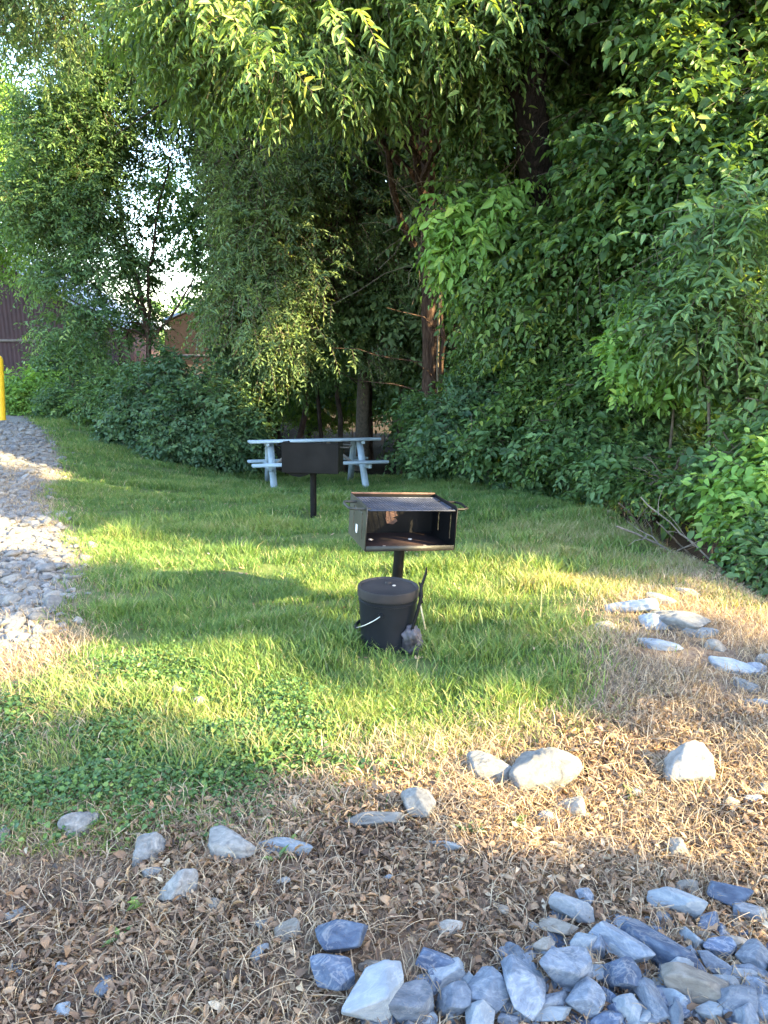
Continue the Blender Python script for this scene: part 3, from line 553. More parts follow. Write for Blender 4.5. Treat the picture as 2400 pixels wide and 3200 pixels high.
# gravel of the drive: 300 largest as things, rest as one object
GM = [rock(400 + i, 3, 9, 12, .03) for i in range(10)]
for g_ in GM: g_.materials.append(M_grav)
GM2 = [rock(420 + i, 3, 9, 12, .03) for i in range(4)]
for g_ in GM2: g_.materials.append(M_tan)
spots = []
tries = 0
while len(spots) < 1500 and tries < 60000:
    tries += 1; gy = 3.0 + 10.5 * rf.rand() ** 1.3; gx = -rf.uniform(.40, .75) * gy - rf.rand() * .3
    if not inpoly(np.array([gx + rf.normal() * .13]), np.array([gy + rf.normal() * .12]), GRAVEL)[0]: continue
    vis = abs(gx) < .53 * gy + .25
    if not vis and rf.rand() < .5: continue
    spots.append((gx, gy, rf.uniform(.022, .046) * (1 + .5 * (rf.rand() < .12)), vis))
spots.sort(key=lambda s: -s[2] / s[1] * (1 if s[3] else .2))
for i, (gx, gy, s, v) in enumerate(spots[:300]):
    me = GM[i % 10] if rf.rand() < .6 else GM2[i % 4]
    o = link('gravel_stone', me); o.location = (gx, gy, float(H(gx, gy)) + s * .22); o.scale = (s * rf.uniform(.9, 1.4), s * rf.uniform(.8, 1.2), s * .55); o.rotation_euler = (rf.normal() * .25, rf.normal() * .25, rf.uniform(0, 6.3))
    tag(o, ('rounded pale grey stone of the gravel at the left edge' if me in GM else 'rounded tan stone of the gravel at the left edge'), 'stone', 'gravel stones at the left edge of the lawn')
V2, F2 = ICO[2]; vs = []; fs = []
for j in range(9):
    r_ = np.random.RandomState(900 + j); n_ = nrm(r_.normal(size=(12, 3))); h_ = r_.uniform(.65, 1, 12); q_ = np.clip(V2 @ n_.T / h_, 0, None); vs.append(V2 * np.minimum((q_ ** 9).sum(1) ** (-1 / 9.), 1.5)[:, None])
AV = []; AF = []; off = 0
small = [(gx, gy, s) for gx, gy, s, v in spots[300:]]
for k in range(6500):
    gy = 2.8 + 10.5 * rf.rand(); gx = -rf.uniform(.40, .75) * gy - rf.rand() * .3; small.append((gx + .0, gy, -rf.uniform(.011, .024)))
sx = np.array([s[0] for s in small]); sy = np.array([s[1] for s in small]); ok = inpoly(sx + rf.normal(size=len(sx)) * .14, sy + rf.normal(size=len(sx)) * .1, GRAVEL)
for (gx, gy, s), k_ in zip(small, ok):
    if not k_: continue
    s = abs(s); a = rf.uniform(0, 6.28); ca, sa = math.cos(a), math.sin(a); v = vs[rf.randint(9)] * np.array([s * 1.2, s, s * .65]); v = np.stack([v[:, 0] * ca - v[:, 1] * sa, v[:, 0] * sa + v[:, 1] * ca, v[:, 2]], 1)
    AV.append(v + np.array([gx, gy, float(H(gx, gy)) + s * .3])); AF.append(F2 + off); off += len(v)
tag(link('gravel', mesh_np('gravel', np.vstack(AV), [np.vstack(AF)], None, True), M_grav), 'loose grey gravel between the larger stones at the left edge', 'gravel', kind='stuff')
# little green weeds in the leaves
for i, (px, py, n, L, lab) in enumerate([(1012, 1805, 9, .045, 'small bright green weed below the long flat white stone'), (1105, 1785, 8, .04, 'small green weed right of the other weed in the brown leaves'), (600, 1868, 5, .04, 'tiny yellow green sprout under the long bluish stone'), (262, 2035, 5, .035, 'tiny yellow green sprout in the leaves at lower left'), (308, 1965, 4, .05, 'thin green sprout left of the cracked beige stone'), (1370, 1730, 9, .05, 'green weed left of the smooth white boulder base'), (1520, 1715, 9, .05, 'green weed between the smooth boulder and the small brown stone'), (1245, 2070, 4, .03, 'tiny green star shaped weed above the blue stones')]):
    g = G(px, py); b = np.array([g[0], g[1], float(H(*g))]); az = rs.rand(n) * 6.28; el = .3 + .7 * rs.rand(n)
    D = np.stack([np.cos(az) * np.cos(el), np.sin(az) * np.cos(el), np.sin(el)], 1); Nn = nrm(np.stack([-np.cos(az) * np.sin(el), -np.sin(az) * np.sin(el), np.cos(el)], 1))
    V, F, rn = leaf_mesh(np.tile([0, 0, .005], (n, 1)) + D * .01, D, Nn, L * (.7 + .6 * rs.rand(n)), L * .42 * np.ones(n), .5 + .4 * rs.rand(n), droop=.4)
    tag(link('weed', mesh_np('weed', V, F, rn), M_clover, None, b), lab, 'weed')
# ================================================================== PICNIC TABLE
def picnic_table():
    c = P(680, 1040, 10.35); z = float(H(c[0], 10.35))
    gx = (float(H(c[0] + .5, 10.35)) - float(H(c[0] - .5, 10.35))); gy = float(H(c[0], 10.95)) - float(H(c[0], 9.75))
    root = empty('picnic_table', (c[0], 10.35, z - .045), (0, 0, R(13)))
    root.rotation_euler = (math.atan2(gy, 1.2), -math.atan2(gx, 1.0) * .3 + R(.9), R(13))
    L = 1.83
    for i in range(5):
        MB().box((0, -.30 + .15 * i, .735), (L, .14, .038), None, .004).build('tabletop_board', M_blue_wood, root)
    for s in (-1, 1):
        for k in (0, 1):
            MB().box((0, s * (.62 + k * .145), .43), (L, .138, .038), None, .004).build('bench_board', M_blue_wood, root)
    for sx in (-1, 1):
        X = sx * .63
        for s in (-1, 1):
            MB().bar((X, s * .20, .715), (X, s * .66, .0), .038, .09, (1, 0, 0)).build('leg', M_blue_wood, root)
        MB().bar((X + sx * .04, -.76, .39), (X + sx * .04, .76, .39), .038, .09, (0, 0, 1)).build('cross_rail', M_blue_wood, root)
        MB().bar((X + sx * .04, -.34, .695), (X + sx * .04, .34, .695), .038, .05, (0, 0, 1)).build('cross_rail', M_blue_wood, root)
        MB().bar((X - sx * .03, 0, .36), (sx * .20, 0, .70), .038, .085, (0, 1, 0)).build('diagonal_brace', M_grey_wood, root)
    tag(root, 'pale blue painted wooden picnic table with attached benches behind the far grill', 'picnic table')
picnic_table()
# ================================================================== GRILLS
def wavy_slot(c, L, w):
    n = 14; a = []; b = []
    for i in range(n):
        t = i / (n - 1); off = .008 * ((t * 3) % 1) ; a.append((c + off - w / 2 + .006 * t, -L / 2 + L * t)); b.append((c + off + w / 2 + .006 * t, -L / 2 + L * t))
    return a + b[::-1]
def grill(name, label, loc, rot, ph, front_open=True, grate_z=.225, near=True, bolts=True):
    root = empty(name, loc, rot); W, D, h0, h1 = .52, .38, .235, (.243 if near else .275); z0 = ph
    MB().tube([(0, 0, -.12), (0, 0, ph - .004)], .031, 20).build('post', M_black, root, True)
    MB().lathe([(.0001, 0), (.034, 0), (.034, .05), (.0001, .05)], 20, (0, 0, ph - .052)).build('post_collar', M_black, root, True)
    t = .005
    # floor
    MB().box((0, 0, z0), (W, D, t), None, .001).build('firebox_floor', M_black if not near else M_rustblack, root)
    MB().box((0, -D / 2 + .003, z0 + .012), (W, t, .03), None, .001).build('front_lip', M_grsteel if near else M_black, root)
    # back with two slots for ventilation
    fr = lambda u, v, w: (u, D / 2 + w, z0 + v)
    back = MB().plate([(-W / 2, 0), (W / 2, 0), (W / 2, h1), (-W / 2, h1)], [], t, fr).build('back_panel', M_black, root)
    MB().tube([(-W / 2, D / 2, z0 + h1), (W / 2, D / 2, z0 + h1)], .006, 8).build('back_rim', M_rust if near else M_black, root, True)
    # sides with stepped slots
    for s in (-1, 1):
        fs_ = lambda u, v, w, s=s: (s * W / 2 + w, u, z0 + v)
        out = [(-D / 2, 0), (D / 2, 0), (D / 2, h1), (D / 2 - .10, h1), (-D / 2 + .03, h0 + .012), (-D / 2, h0)]
        holes = []
        for c in (-.115, .075):
            holes.append([(u, v + .12) for u, v in wavy_slot(c, .15, .014)])
        MB().plate(out, holes, t, fs_).build('side_panel', (M_grsteel if near and s < 0 else M_black), root)
    # grate: crossing bars in a frame, sliding in the slots
    gz = z0 + grate_z; g = MB(); gw, gd = W - .02, D - .05; y0 = -D / 2 + .01
    fo = .004
    for (a, b) in (((-gw / 2, y0), (gw / 2, y0)), ((-gw / 2, y0 + gd), (gw / 2, y0 + gd)), ((-gw / 2, y0), (-gw / 2, y0 + gd)), ((gw / 2, y0), (gw / 2, y0 + gd))):
        g.tube([(a[0], a[1], gz), (b[0], b[1], gz)], fo, 6)
    sp = .034
    paths = []
    for k in range(-20, 60):
        for sg in (1, -1):
            # line x = -gw/2 + k*sp + sg*(y-y0)*1.5
            pts = []
            c0 = -gw / 2 + k * sp - (0 if sg > 0 else 0)
            ya, yb = 0., gd
            xa, xb = c0, c0 + sg * gd * 1.5
            # clip in x
            lo, hi = -gw / 2, gw / 2
            if xa == xb: continue
            t0 = max(0, min((lo - xa) / (xb - xa), (hi - xa) / (xb - xa))); t1 = min(1, max((lo - xa) / (xb - xa), (hi - xa) / (xb - xa)))
            if t1 - t0 < .03: continue
            paths.append([(xa + (xb - xa) * t0, y0 + gd * t0, gz), ((xa + (xb - xa) * (t0 + t1) / 2), y0 + gd * (t0 + t1) / 2, gz + .0), (xa + (xb - xa) * t1, y0 + gd * t1, gz)])
    Vg, Fg = tubes(np.array(paths), np.full((len(paths), 3), .0021), 4); g.add(Vg, Fg)
    gr = g.build('grate', M_grate, root)
    for s in (-1, 1):
        q = [(s * (W / 2 - .03), -.145, gz), (s * (W / 2 + .055), -.145, gz), (s * (W / 2 + .085), -.125, gz), (s * (W / 2 + .09), -.02, gz + .004), (s * (W / 2 + .075), .04, gz), (s * (W / 2 - .03), .045, gz)]
        MB().tube(q, .0075, 8).build('grate_handle', M_black if s > 0 else M_grsteel, root, True)
    if near:
        for (bx, by) in ((-.17, .03), (-.13, -.12), (.07, .03), (.11, -.12)):
            MB().lathe([(.0001, .006), (.009, .005), (.012, .002), (.013, 0)], 12, (bx, by, z0 + .0035)).build('bolt', M_bolt, root, True)
        MB().plate([(-.03, .09), (-.02, .06), (.02, .055), (.045, .075), (.035, .09), (.012, .095), (.045, .11), (.03, .125), (.05, .15), (-.0, .135), (-.03, .15)], [], .003, lambda u, v, w: (u - .01, D / 2 - .005 + w, z0 + v)).build('rust_patch', M_rust, root)
        MB().plate([(-.02, 0), (.0, -.008), (.018, .002), (.018, .042), (-.02, .045)], [], .002, lambda u, v, w: (-W / 2 - .005 + w, .0 + u, z0 + .06 + v)).build('sticker', M_sticker, root)
    if not near:
        fsd = [(-.13 + .26 * i / 16, -.045 * math.sin(math.pi * i / 16)) for i in range(17)]
        MB().plate(fsd, [], .12, lambda u, v, w: (u + .12, .08 + w, z0 - .004 + v)).build('swivel_bracket', M_black, root)
    tag(root, label, 'grill'); return root
M_rustblack = plain('sooty_rusting_steel', (.007, .0065, .0075), (.04, .022, .018), 7, .8, 0, .3, .12)
g1 = P(858, 1250, 4.05)
grill('park_grill', 'black open front park grill on a post with a bucket before it', (g1[0] - .012, 4.05, float(H(g1[0], 4.05))), (0, R(4), R(16)), .415)
g2 = G(677, 1118)
grill('park_grill', 'black park grill seen from its closed back in front of the picnic table', (g2[0], g2[1], float(H(*g2))), (R(1), R(-1), R(176)), .465, near=False)
# ================================================================== BUCKET
def bucket():
    g = G(835, 1396); z = float(H(*g)); root = empty('bucket', (g[0] + .0, g[1], z - .01), (R(-2), R(1.5), 0)); hh = .325
    MB().lathe([(.0001, .0), (.125, 0), (.129, .004), (.1475, hh - .07), (.1475, hh - .066), (.151, hh - .064), (.151, hh - .058), (.148, hh - .056), (.149, hh - .02)], 64).build('body', M_bucket, root, True)
    MB().lathe([(.153, hh - .042), (.156, hh - .04), (.157, hh - .004), (.154, hh + .006), (.147, hh + .008), (.143, hh + .004), (.140, hh - .002), (.09, hh - .001), (.0001, hh)], 64).build('lid', M_lid, root, True)
    lid = root.children[-1]
    MB().lathe([(.0001, hh + .012), (.014, hh + .011), (.017, hh + .005), (.018, hh)], 20, (.0, .055, 0)).build('spout_cap', M_lid, lid, True)
    MB().lathe([(.0001, hh + .004), (.008, hh + .003), (.009, hh)], 14, (.03, .02, 0)).build('vent_plug', M_bolt, lid, True)
    # bail hanging on the left, ears front and back
    az0 = R(-104); rr = .147; ez = hh - .105
    for a in (az0, az0 + math.pi):
        p = np.array([math.cos(a), math.sin(a)])
        MB().tube([(*(p * (rr - .004)), ez), (*(p * (rr + .012)), ez)], .014, 14).build('handle_ear', M_bucket, root, True)
    pts = []
    e = np.array([math.cos(az0), math.sin(az0), 0]) ; f = np.array([-1, -.25, 0.]); f /= np.linalg.norm(f)
    f = np.array([math.sin(az0), -math.cos(az0), 0])
    if f[0] > 0: f = -f
    for i in range(25):
        th = math.pi * i / 24; r0 = rr + .012
        q = e * math.cos(th) * r0 + f * math.sin(th) * (r0 + .004); pts.append((q[0], q[1], ez - .115 * math.sin(th) ** .9))
    MB().tube(pts, .0028, 8).build('bail_handle', M_steel, root, True)
    mid = np.array(pts[8:15]); MB().tube(mid, .009, 10).build('hand_grip', M_bucket, root, True)
    tag(root, 'black plastic bucket with a dusty lid standing in front of the near grill', 'bucket')
    b = np.array([g[0], g[1], z])
    # scraper leaning on the right side
    sc_r = empty('grill_scraper', (b[0] + .165, b[1] - .03, z))
    MB().tube([(-.040, -.098, .075), (-.038, -.09, .14), (-.012, -.07, .225), (.008, -.05, .30), (.006, -.03, .345), (-.005, -.02, .36)], [.007, .0085, .009, .009, .008, .004], 10).build('handle', M_black, sc_r, True)
    MB().tube([(.012, -.05, .26), (.0, -.04, .30), (.012, -.02, .35), (.030, -.01, .40), (.034, -.005, .435)], [.006, .007, .0075, .007, .003], 10).build('hook', M_black, sc_r, True)
    MB().bar((.0, -.06, .27), (.028, -.075, .13), .012, .004).build('blade', M_tanrod, sc_r)
    tag(sc_r, 'black handled grill scraper leaning on the right side of the bucket', 'grill tool')
    r = np.random.RandomState(3); V, F = ICO[4]
    W = V * (1 + .20 * sinoise(V, 4, 4.) + .22 * np.abs(sinoise(V, 9, 8.)))[:, None] * np.array([.05, .04, .075]); W[:, 2] = np.maximum(W[:, 2], -.07) + .07
    me = mesh_np('crumpled_bag', W, [F], None, True); o = link('crumpled_bag', me, M_bag, None, (b[0] + .125, b[1] - .10, z - .0))
    tag(o, 'dark crumpled plastic bag with pale streaks against the bucket', 'bag')
M_tanrod = plain('tan_handle', (.30, .26, .15), (.42, .37, .24), 8, .5, 0, .1)
bucket()
# ================================================================== YELLOW POST, BARN, SHED, TIMBER
yb = G(0, 912); root = empty('bollard', (yb[0] + .02, yb[1], float(H(*yb))), (0, R(4.5), 0))
MB().lathe([(.085, -.1), (.085, 1.1), (.08, 1.15), (.06, 1.19), (.03, 1.21), (.0001, 1.215)], 32).build('post', M_yellow, root, True)
MB().lathe([(.0001, -.05), (.13, -.05), (.13, .03), (.10, .045), (.088, .046)], 32).build('footing', M_grav, root, True)
tag(root, 'yellow painted bollard at the left edge beside the gravel', 'bollard')
def gable(name, label, x0, xr, x1, y0, y1, zb, ze0, zr, ze1, over=.35, th=.12):
    wm = M_siding if name == 'barn' else M_shed
    root = empty(name, ((x0 + x1) / 2, y0, zb)); b = np.array([(x0 + x1) / 2, y0, zb])
    for yy in (y0, y1):
        MB().plate([(x0, zb), (x1, zb), (x1, ze1), (xr, zr), (x0, ze0)], [], .1, lambda u, v, w, yy=yy: (u - b[0], yy + w - b[1], v - b[2])).build('gable_wall', wm, root)
    for xx, ze in ((x0, ze0), (x1, ze1)):
        MB().box((xx - b[0], (y0 + y1) / 2 - b[1], (ze - zb) / 2), (.1, y1 - y0 - .12, ze - zb - .02)).build('side_wall', wm, root)
    for (a, za) in ((x0, ze0), (x1, ze1)):
        d = Vector((a - xr, 0, za - zr)); L = d.length; d.normalize(); e = Vector((xr, 0, zr)) + d * (L + over)
        m = MB(); m.bar((xr - b[0], (y0 + y1) / 2 - b[1], zr - zb + th * .6), (e.x - b[0], (y0 + y1) / 2 - b[1], e.z - zb + th * .6), y1 - y0 + 2 * over, .04, up=(0, 1, 0) if False else d.cross(Vector((0, 1, 0))), bev=0)
        n = int((y1 - y0) / .45)
        for k in range(n + 1):
            yy = y0 - over + .05 + (y1 - y0 + 2 * over - .1) * k / max(n, 1) - b[1]
            m.tube([(xr - b[0], yy, zr - zb + th * .6 + .04), (e.x - b[0], yy, e.z - zb + th * .6 + .04)], .02, 4)
        m.build('roof', M_roof, root)
        # rake trim
        MB().bar((xr - b[0], y0 - over - b[1] - .03, zr - zb - .0), (e.x - b[0], y0 - over - b[1] - .03, e.z - zb - .0), .03, .34, (0, 1, 0), .003).build('rake_trim', M_roof, root)
    # horizontal band
    MB().box((0, -.07, min(1.35, ze1 - zb - .2)), (x1 - x0, .04, .09)).build('trim_board', M_grey_wood, root)
    tag(root, label, 'barn' if name == 'barn' else 'shed'); return root
c = P(0, 556, 25); c2 = P(250, 702, 25)
sl = (c[2] - c2[2]) / (c[0] - c2[0])
xr = -19.; gable('barn', 'maroon barn with a pale metal roof behind the left trees', xr - 6, xr, c2[0], 25, 29.5, -.15, c2[2] + .3, c2[2] + sl * (xr - c2[0]), c2[2], .5, .2)
a = P(350, 695, 36); b_ = P(445, 655, 36); s2 = (b_[2] - a[2]) / (b_[0] - a[0]); xr2 = b_[0] + 1.2
gable('shed', 'dark maroon shed with a sloping roof seen through the middle gap', a[0] + .1, xr2, xr2 + 3, 36, 41, -1., a[2], a[2] + s2 * (xr2 - a[0]), a[2] + .2, .2, .12)
# edging timber and dead branches
def log(name, label, p0, p1, r0, mat, cat='log', group=None, sag=0):
    a = np.array([*p0, float(H(*p0)) + r0 * .7]) if len(p0) == 2 else np.array(p0); b = np.array([*p1, float(H(*p1)) + r0 * .7]) if len(p1) == 2 else np.array(p1)
    rr_ = np.random.RandomState(int(abs(a[0] * 1000)) % 9999); q = bend_path(a, b, 10, sag, rr_, .08)
    m = MB(); m.tube(q - a, np.linspace(r0, r0 * .6, 10), 8)
    for k in range(3):
        j = rr_.randint(3, 8); e = q[j] + rr_.normal(size=3) * .18 * np.linalg.norm(b - a); e[2] = abs(e[2] - q[j][2]) + q[j][2]
        if r0 < .04: m.tube(bend_path(q[j], e, 5, 0, rr_, .2) - a, np.linspace(r0 * .5, r0 * .15, 5), 6)
    o = m.build(name, mat, None, True); o.location = a; tag(o, label, cat, group)
t0 = G(1270, 1092); t1 = G(1345, 1128)
log('edging_timber', 'weathered grey timber edging the lawn above the ditch', t0, t1, .05, M_log, 'timber')
t0 = G(1010, 1030); t1 = G(1130, 1052)
log('edging_timber', 'pale log lying at the foot of the shrubs behind the near grill', t0, t1, .045, M_log, 'timber')
dl = []
rb = np.random.RandomState(12)
for i in range(34):
    yy = rb.uniform(4.2, 9.0); xx = float(crest(yy)) + rb.uniform(.15, 1.6); L = rb.uniform(.4, 1.3); az = rb.uniform(0, 6.28)
    z = float(H(xx, yy)) + .05
    log('dead_branch', 'thin dead branch lying in the ditch under the right shrubs', (xx, yy, z), (xx + L * math.cos(az), yy + L * math.sin(az), float(H(xx + L * math.cos(az), yy + L * math.sin(az))) + rb.uniform(.05, .5)), rb.uniform(.006, .014), M_twig if i % 3 else M_log, 'branch', 'dead branches in the ditch')
# ================================================================== VEGETATION
def L_(px, py, Y, r): return (P(px, py, Y), np.broadcast_to(np.array(r, float), 3))
def gz(x, y): return (x, y, float(H(x, y)))
def base_of(px, Y): return gz((px - 829.5) / FN * Y * 1.03, Y)
# ash-like tree with the pale trunk in the middle
b = base_of(925, 12.6)
tA = [np.array(b) - [0, 0, .1], P(928, 800, 12.6), P(926, 600, 12.6), P(921, 400, 12.6), P(917, 250, 12.6), P(912, 50, 12.5), P(880, -300, 12)]
make_tree('ash_tree', 'tall tree with a reddish straight trunk and long leaf sprays hanging over the lawn', 'tree', b, tA,
  [L_(400, 60, 9.2, (.7, 1.2, .45)), L_(560, 40, 8.6, (.9, 1.2, .6)), L_(700, 40, 8.2, (.9, 1.2, .65)), L_(820, 20, 8.3, (.7, 1.2, .5)), L_(650, 150, 8.2, (.5, .9, .3)), L_(500, 150, 9, (.6, .9, .3)), L_(450, 230, 9.6, (.4, .6, .2)), L_(760, 190, 8.6, (.35, .6, .2)), L_(960, 40, 8.3, (.5, 1, .45)), L_(1040, 130, 8.6, (.30, .8, .22)),
   L_(600, -150, 9, (2.4, 1.6, .9)), L_(900, -180, 9.5, (2, 1.6, 1.))], 5600, .105, M_leafA, M_barkred, .13, 21, nb=20, k=12, spray=.44, droop=.42, gap=.46, wid=.32, pin=True, gs=2.4, tipr=.75)
# shaded twiggy tree behind the table
b = base_of(780, 15.5)
make_tree('willow_tree', 'shaded fine leaved tree with bare grey twigs behind the picnic table', 'tree', b, [np.array(b), P(790, 700, 15.4), P(760, 400, 15.2), P(740, 100, 15)],
  [L_(600, 330, 13.5, (1.5, 1.2, 1.2)), L_(760, 420, 13.8, (1.2, 1.2, 1.3)), L_(620, 520, 13.4, (1.3, 1.2, .9)), L_(520, 450, 13.6, (.6, 1.1, 1.2)), L_(720, 620, 13.6, (1.2, 1.2, .8)), L_(560, 660, 13.0, (.9, 1., .9)), L_(850, 560, 14, (.8, 1, 1.2)), L_(500, 620, 13.8, (.4, 1, .8)), L_(840, 260, 14, (1, 1, 1)), L_(640, 740, 13.3, (.9, .9, .45)), L_(760, 740, 13.8, (.8, .9, .5))],
  7000, .09, M_leafF, M_twig, .14, 22, nb=75, k=11, spray=.42, droop=.4, gap=.48, wid=.36, stemr=.03, gs=2.)
b = base_of(560, 16.5)
make_tree('willow_tree', 'light green leaning tree between the gap of sky and the picnic table', 'tree', b, [np.array(b), P(560, 700, 16.4), P(520, 400, 16.2), P(500, 150, 16)],
  [L_(510, 330, 15, (.75, 1.1, 1.3)), L_(560, 200, 15.2, (1.3, 1.2, 1.1)), L_(640, 700, 14.2, (1.4, 1, .9)), L_(540, 560, 15, (.9, 1, 1.2)), L_(720, 280, 15.5, (1.4, 1.2, 1.4)), L_(480, 160, 14, (.5, 1.2, .7)), L_(560, 790, 14., (.9, .8, .55))],
  4000, .105, M_leafC, M_bark, .10, 23, nb=26, k=11, spray=.42, droop=.5, gap=.25, wid=.40)
# young tree on the left
b = base_of(330, 14.3); bz = np.array(b)
make_tree('young_tree', 'young slender tree with dark forked stems against the bright sky at left', 'tree', b, [bz, P(322, 740, 14.3), P(305, 640, 14.3), P(285, 560, 14.3), P(262, 480, 14.3), P(240, 300, 14.3), P(225, 80, 14.3)],
  [L_(110, 170, 14.4, (1.2, 1.2, .85)), L_(70, 330, 14, (1., 1.2, .8)), L_(250, 250, 14.4, (1.0, 1.1, .9)), L_(120, 450, 14.2, (.9, 1.1, .6)), L_(230, 430, 14.3, (.9, 1.1, .7)), L_(250, 570, 14.1, (.7, 1.0, .4)), L_(90, 430, 14.2, (.6, .8, .35)), L_(30, 220, 14.2, (.8, 1, .7)), L_(150, 600, 14.2, (.7, .8, .35)), L_(210, 510, 14.3, (.75, .9, .45)), L_(110, 560, 14.2, (.3, .5, .15)), L_(270, 630, 14.2, (.5, .6, .3)), L_(150, 300, 14.2, (.9, 1.1, .7)), L_(165, 720, 14.2, (.65, .8, .4)), L_(260, 690, 14.1, (.8, 1., .4)), L_(300, 560, 14.6, (.25, .5, .7)), L_(200, 60, 14.4, (1.5, 1.3, .7)), L_(370, 190, 14.6, (.5, 1.0, .8)), L_(280, 820, 14.2, (.7, .8, .35))],
  8600, .088, M_leafC, M_bark, .055, 24, nb=40, k=10, spray=.40, droop=.3, gap=.45, wid=.42, gs=2.0,
  lean_paths=[[P(322, 740, 14.3), P(322, 640, 14.35), P(325, 560, 14.4), P(345, 430, 14.5), P(372, 330, 14.5)], [P(315, 690, 14.3), P(275, 600, 14.2), P(230, 520, 14.1)], [P(322, 740, 14.3), P(365, 690, 14.3), P(420, 600, 14.4)]])
# overhanging shaded boughs, upper left corner
b = gz(-7.5, 11.5)
make_tree('overhanging_tree', 'tree outside the left edge whose dark boughs hang into the top left corner', 'tree', b, [np.array(b), (-7.7, 11.5, 3), (-7.2, 11.3, 5.2), (-6.5, 11, 6.5)],
  [L_(170, -60, 11.4, (1.3, 1.2, .9)), L_(60, -120, 11.4, (1.4, 1.2, .9)), L_(290, 30, 11.6, (.6, .9, .5)), L_(60, 60, 12, (.6, .8, .4)), L_(250, -150, 11, (2, 1.4, .8))], 1300, .10, M_leafF, M_bark, .16, 25, nb=14, k=11, spray=.45, droop=.6, gap=.3, wid=.32)
# sunlit tree beyond the barn side
b = gz(-12.8, 20)
make_tree('sunlit_tree', 'sunlit yellow green tree behind the young tree at the left edge', 'tree', b, [np.array(b), (-13, 20, 3), (-12.6, 20, 7)],
  [L_(-40, 420, 20, (1.2, 1.5, 2.0)), L_(-60, 250, 20, (1.1, 1.5, 1.4))], 3000, .13, M_leafE, M_bark, .2, 26, nb=12, k=10, spray=.5, gap=.25, fine=False)
# vine covered dark trunk
b = base_of(1175, 10.4)
tB = [np.array(b), P(1172, 700, 10.0), P(1165, 450, 9.4), P(1150, 300, 8.8), P(1145, 200, 8.5), P(1165, 60, 8.5), P(1190, -200, 8.5)]
make_tree('vine_covered_tree', 'thick black barked tree wrapped in vines right of the reddish trunk', 'tree', b, tB,
  [L_(1060, 60, 8.8, (.45, 1, .45)), L_(1200, -40, 9, (1, 1.2, .4)), L_(1040, 0, 9, (.7, 1.2, .4)), L_(1330, 60, 9.6, (.8, 1.2, .6)), L_(1040, 400, 9.6, (.35, .5, .35)), L_(1040, 250, 9.2, (.28, .6, .28)), L_(1270, 480, 9.4, (.7, .7, .8)), L_(1110, 600, 9.1, (.6, .5, .5)), L_(1200, 680, 9.0, (.7, .6, .6)), L_(1200, 520, 8.7, (.35, .4, .4)), L_(1250, 820, 8.9, (.5, .4, .5)), L_(1080, 760, 10.6, (.4, .6, .5)), L_(1200, -150, 10, (2.4, 2, .8))],
  7400, .098, M_leafB, M_darkbark, .24, 31, nb=30, k=10, spray=.4, droop=.4, gap=.38, wid=.5, tipr=.5, gs=2.4,
  lean_paths=[[P(1160, 420, 9.3), P(1148, 300, 8.75), P(1110, 200, 8.5), P(1080, 60, 8.5), P(1060, -150, 8.5)]])
# bright vine leaves in front of the trunks
b = base_of(950, 12.2)
make_tree('hanging_vine', 'bright green large leaved vine hanging beside the reddish trunk', 'vine', b, [np.array(b), P(945, 800, 12.2), P(950, 600, 12), P(980, 480, 10), P(1050, 400, 9.3), P(1130, 330, 9.2)],
  [L_(955, 450, 9.0, (.2, .3, .12)), L_(990, 490, 9.0, (.28, .35, .16)), L_(1040, 470, 9.0, (.38, .35, .2)), L_(1090, 415, 9.1, (.26, .3, .16)), L_(960, 540, 9.1, (.12, .3, .2)), L_(1020, 570, 9.1, (.2, .3, .15)), L_(1000, 530, 9.1, (.3, .3, .16)), L_(1100, 500, 9.2, (.22, .3, .22))],
  420, .13, M_leafE, M_twig, .022, 32, nb=16, k=8, spray=.28, droop=.6, gap=.1, wid=.48, foliage='foliage')
# maple at the right with layered boughs
b = gz(3.6, 6.7)
make_tree('maple_tree', 'broad leaved tree with layered boughs filling the upper right', 'tree', b, [np.array(b), P(1650, 900, 6.7), P(1638, 700, 6.7), P(1655, 560, 6.8), P(1640, 300, 7.4), P(1570, 50, 8)],
  [L_(1390, 190, 8.2, (.75, 1, .5)), L_(1500, 140, 8, (.9, 1, .6)), L_(1600, 240, 7.8, (.8, 1, .7)), L_(1400, 320, 7.9, (.8, .9, .4)), L_(1330, 380, 8.4, (.5, .8, .35)), L_(1550, 380, 7.4, (.7, .8, .4)), L_(1450, 470, 7.8, (.9, .8, .45)), L_(1600, 450, 7.2, (.6, .7, .35)), L_(1300, 560, 8.2, (.8, .7, .4)), L_(1480, 590, 7.8, (.7, .7, .4)), L_(1430, 30, 8.4, (1.3, 1.2, .5)), L_(1620, 60, 8, (.9, 1.2, .6)), L_(1500, -120, 8.2, (2.2, 1.6, .6)), L_(1720, 350, 7.4, (.8, 1, 1.2))],
  9000, .10, M_leafB, M_darkbark, .26, 33, nb=34, k=9, spray=.40, droop=.35, gap=.42, up=1.2, wid=.62, gs=2.6)
# saplings in front, right
b = gz(3.0, 6.3)
make_tree('sapling', 'pale leaved sapling reaching up at the right edge in front of the trees', 'tree', b, [np.array(b), P(1530, 800, 6.3), P(1545, 620, 6.2), P(1560, 480, 6.1)],
  [L_(1550, 470, 6.0, (.3, .35, .2)), L_(1530, 560, 6.1, (.4, .4, .25)), L_(1620, 470, 5.9, (.3, .4, .2)), L_(1560, 640, 6, (.25, .4, .2)), L_(1500, 680, 6.2, (.45, .4, .25)), L_(1440, 620, 6.4, (.3, .3, .2))],
  520, .095, M_leafC, M_twig, .016, 34, nb=14, k=10, spray=.33, droop=.35, gap=.15, wid=.36)
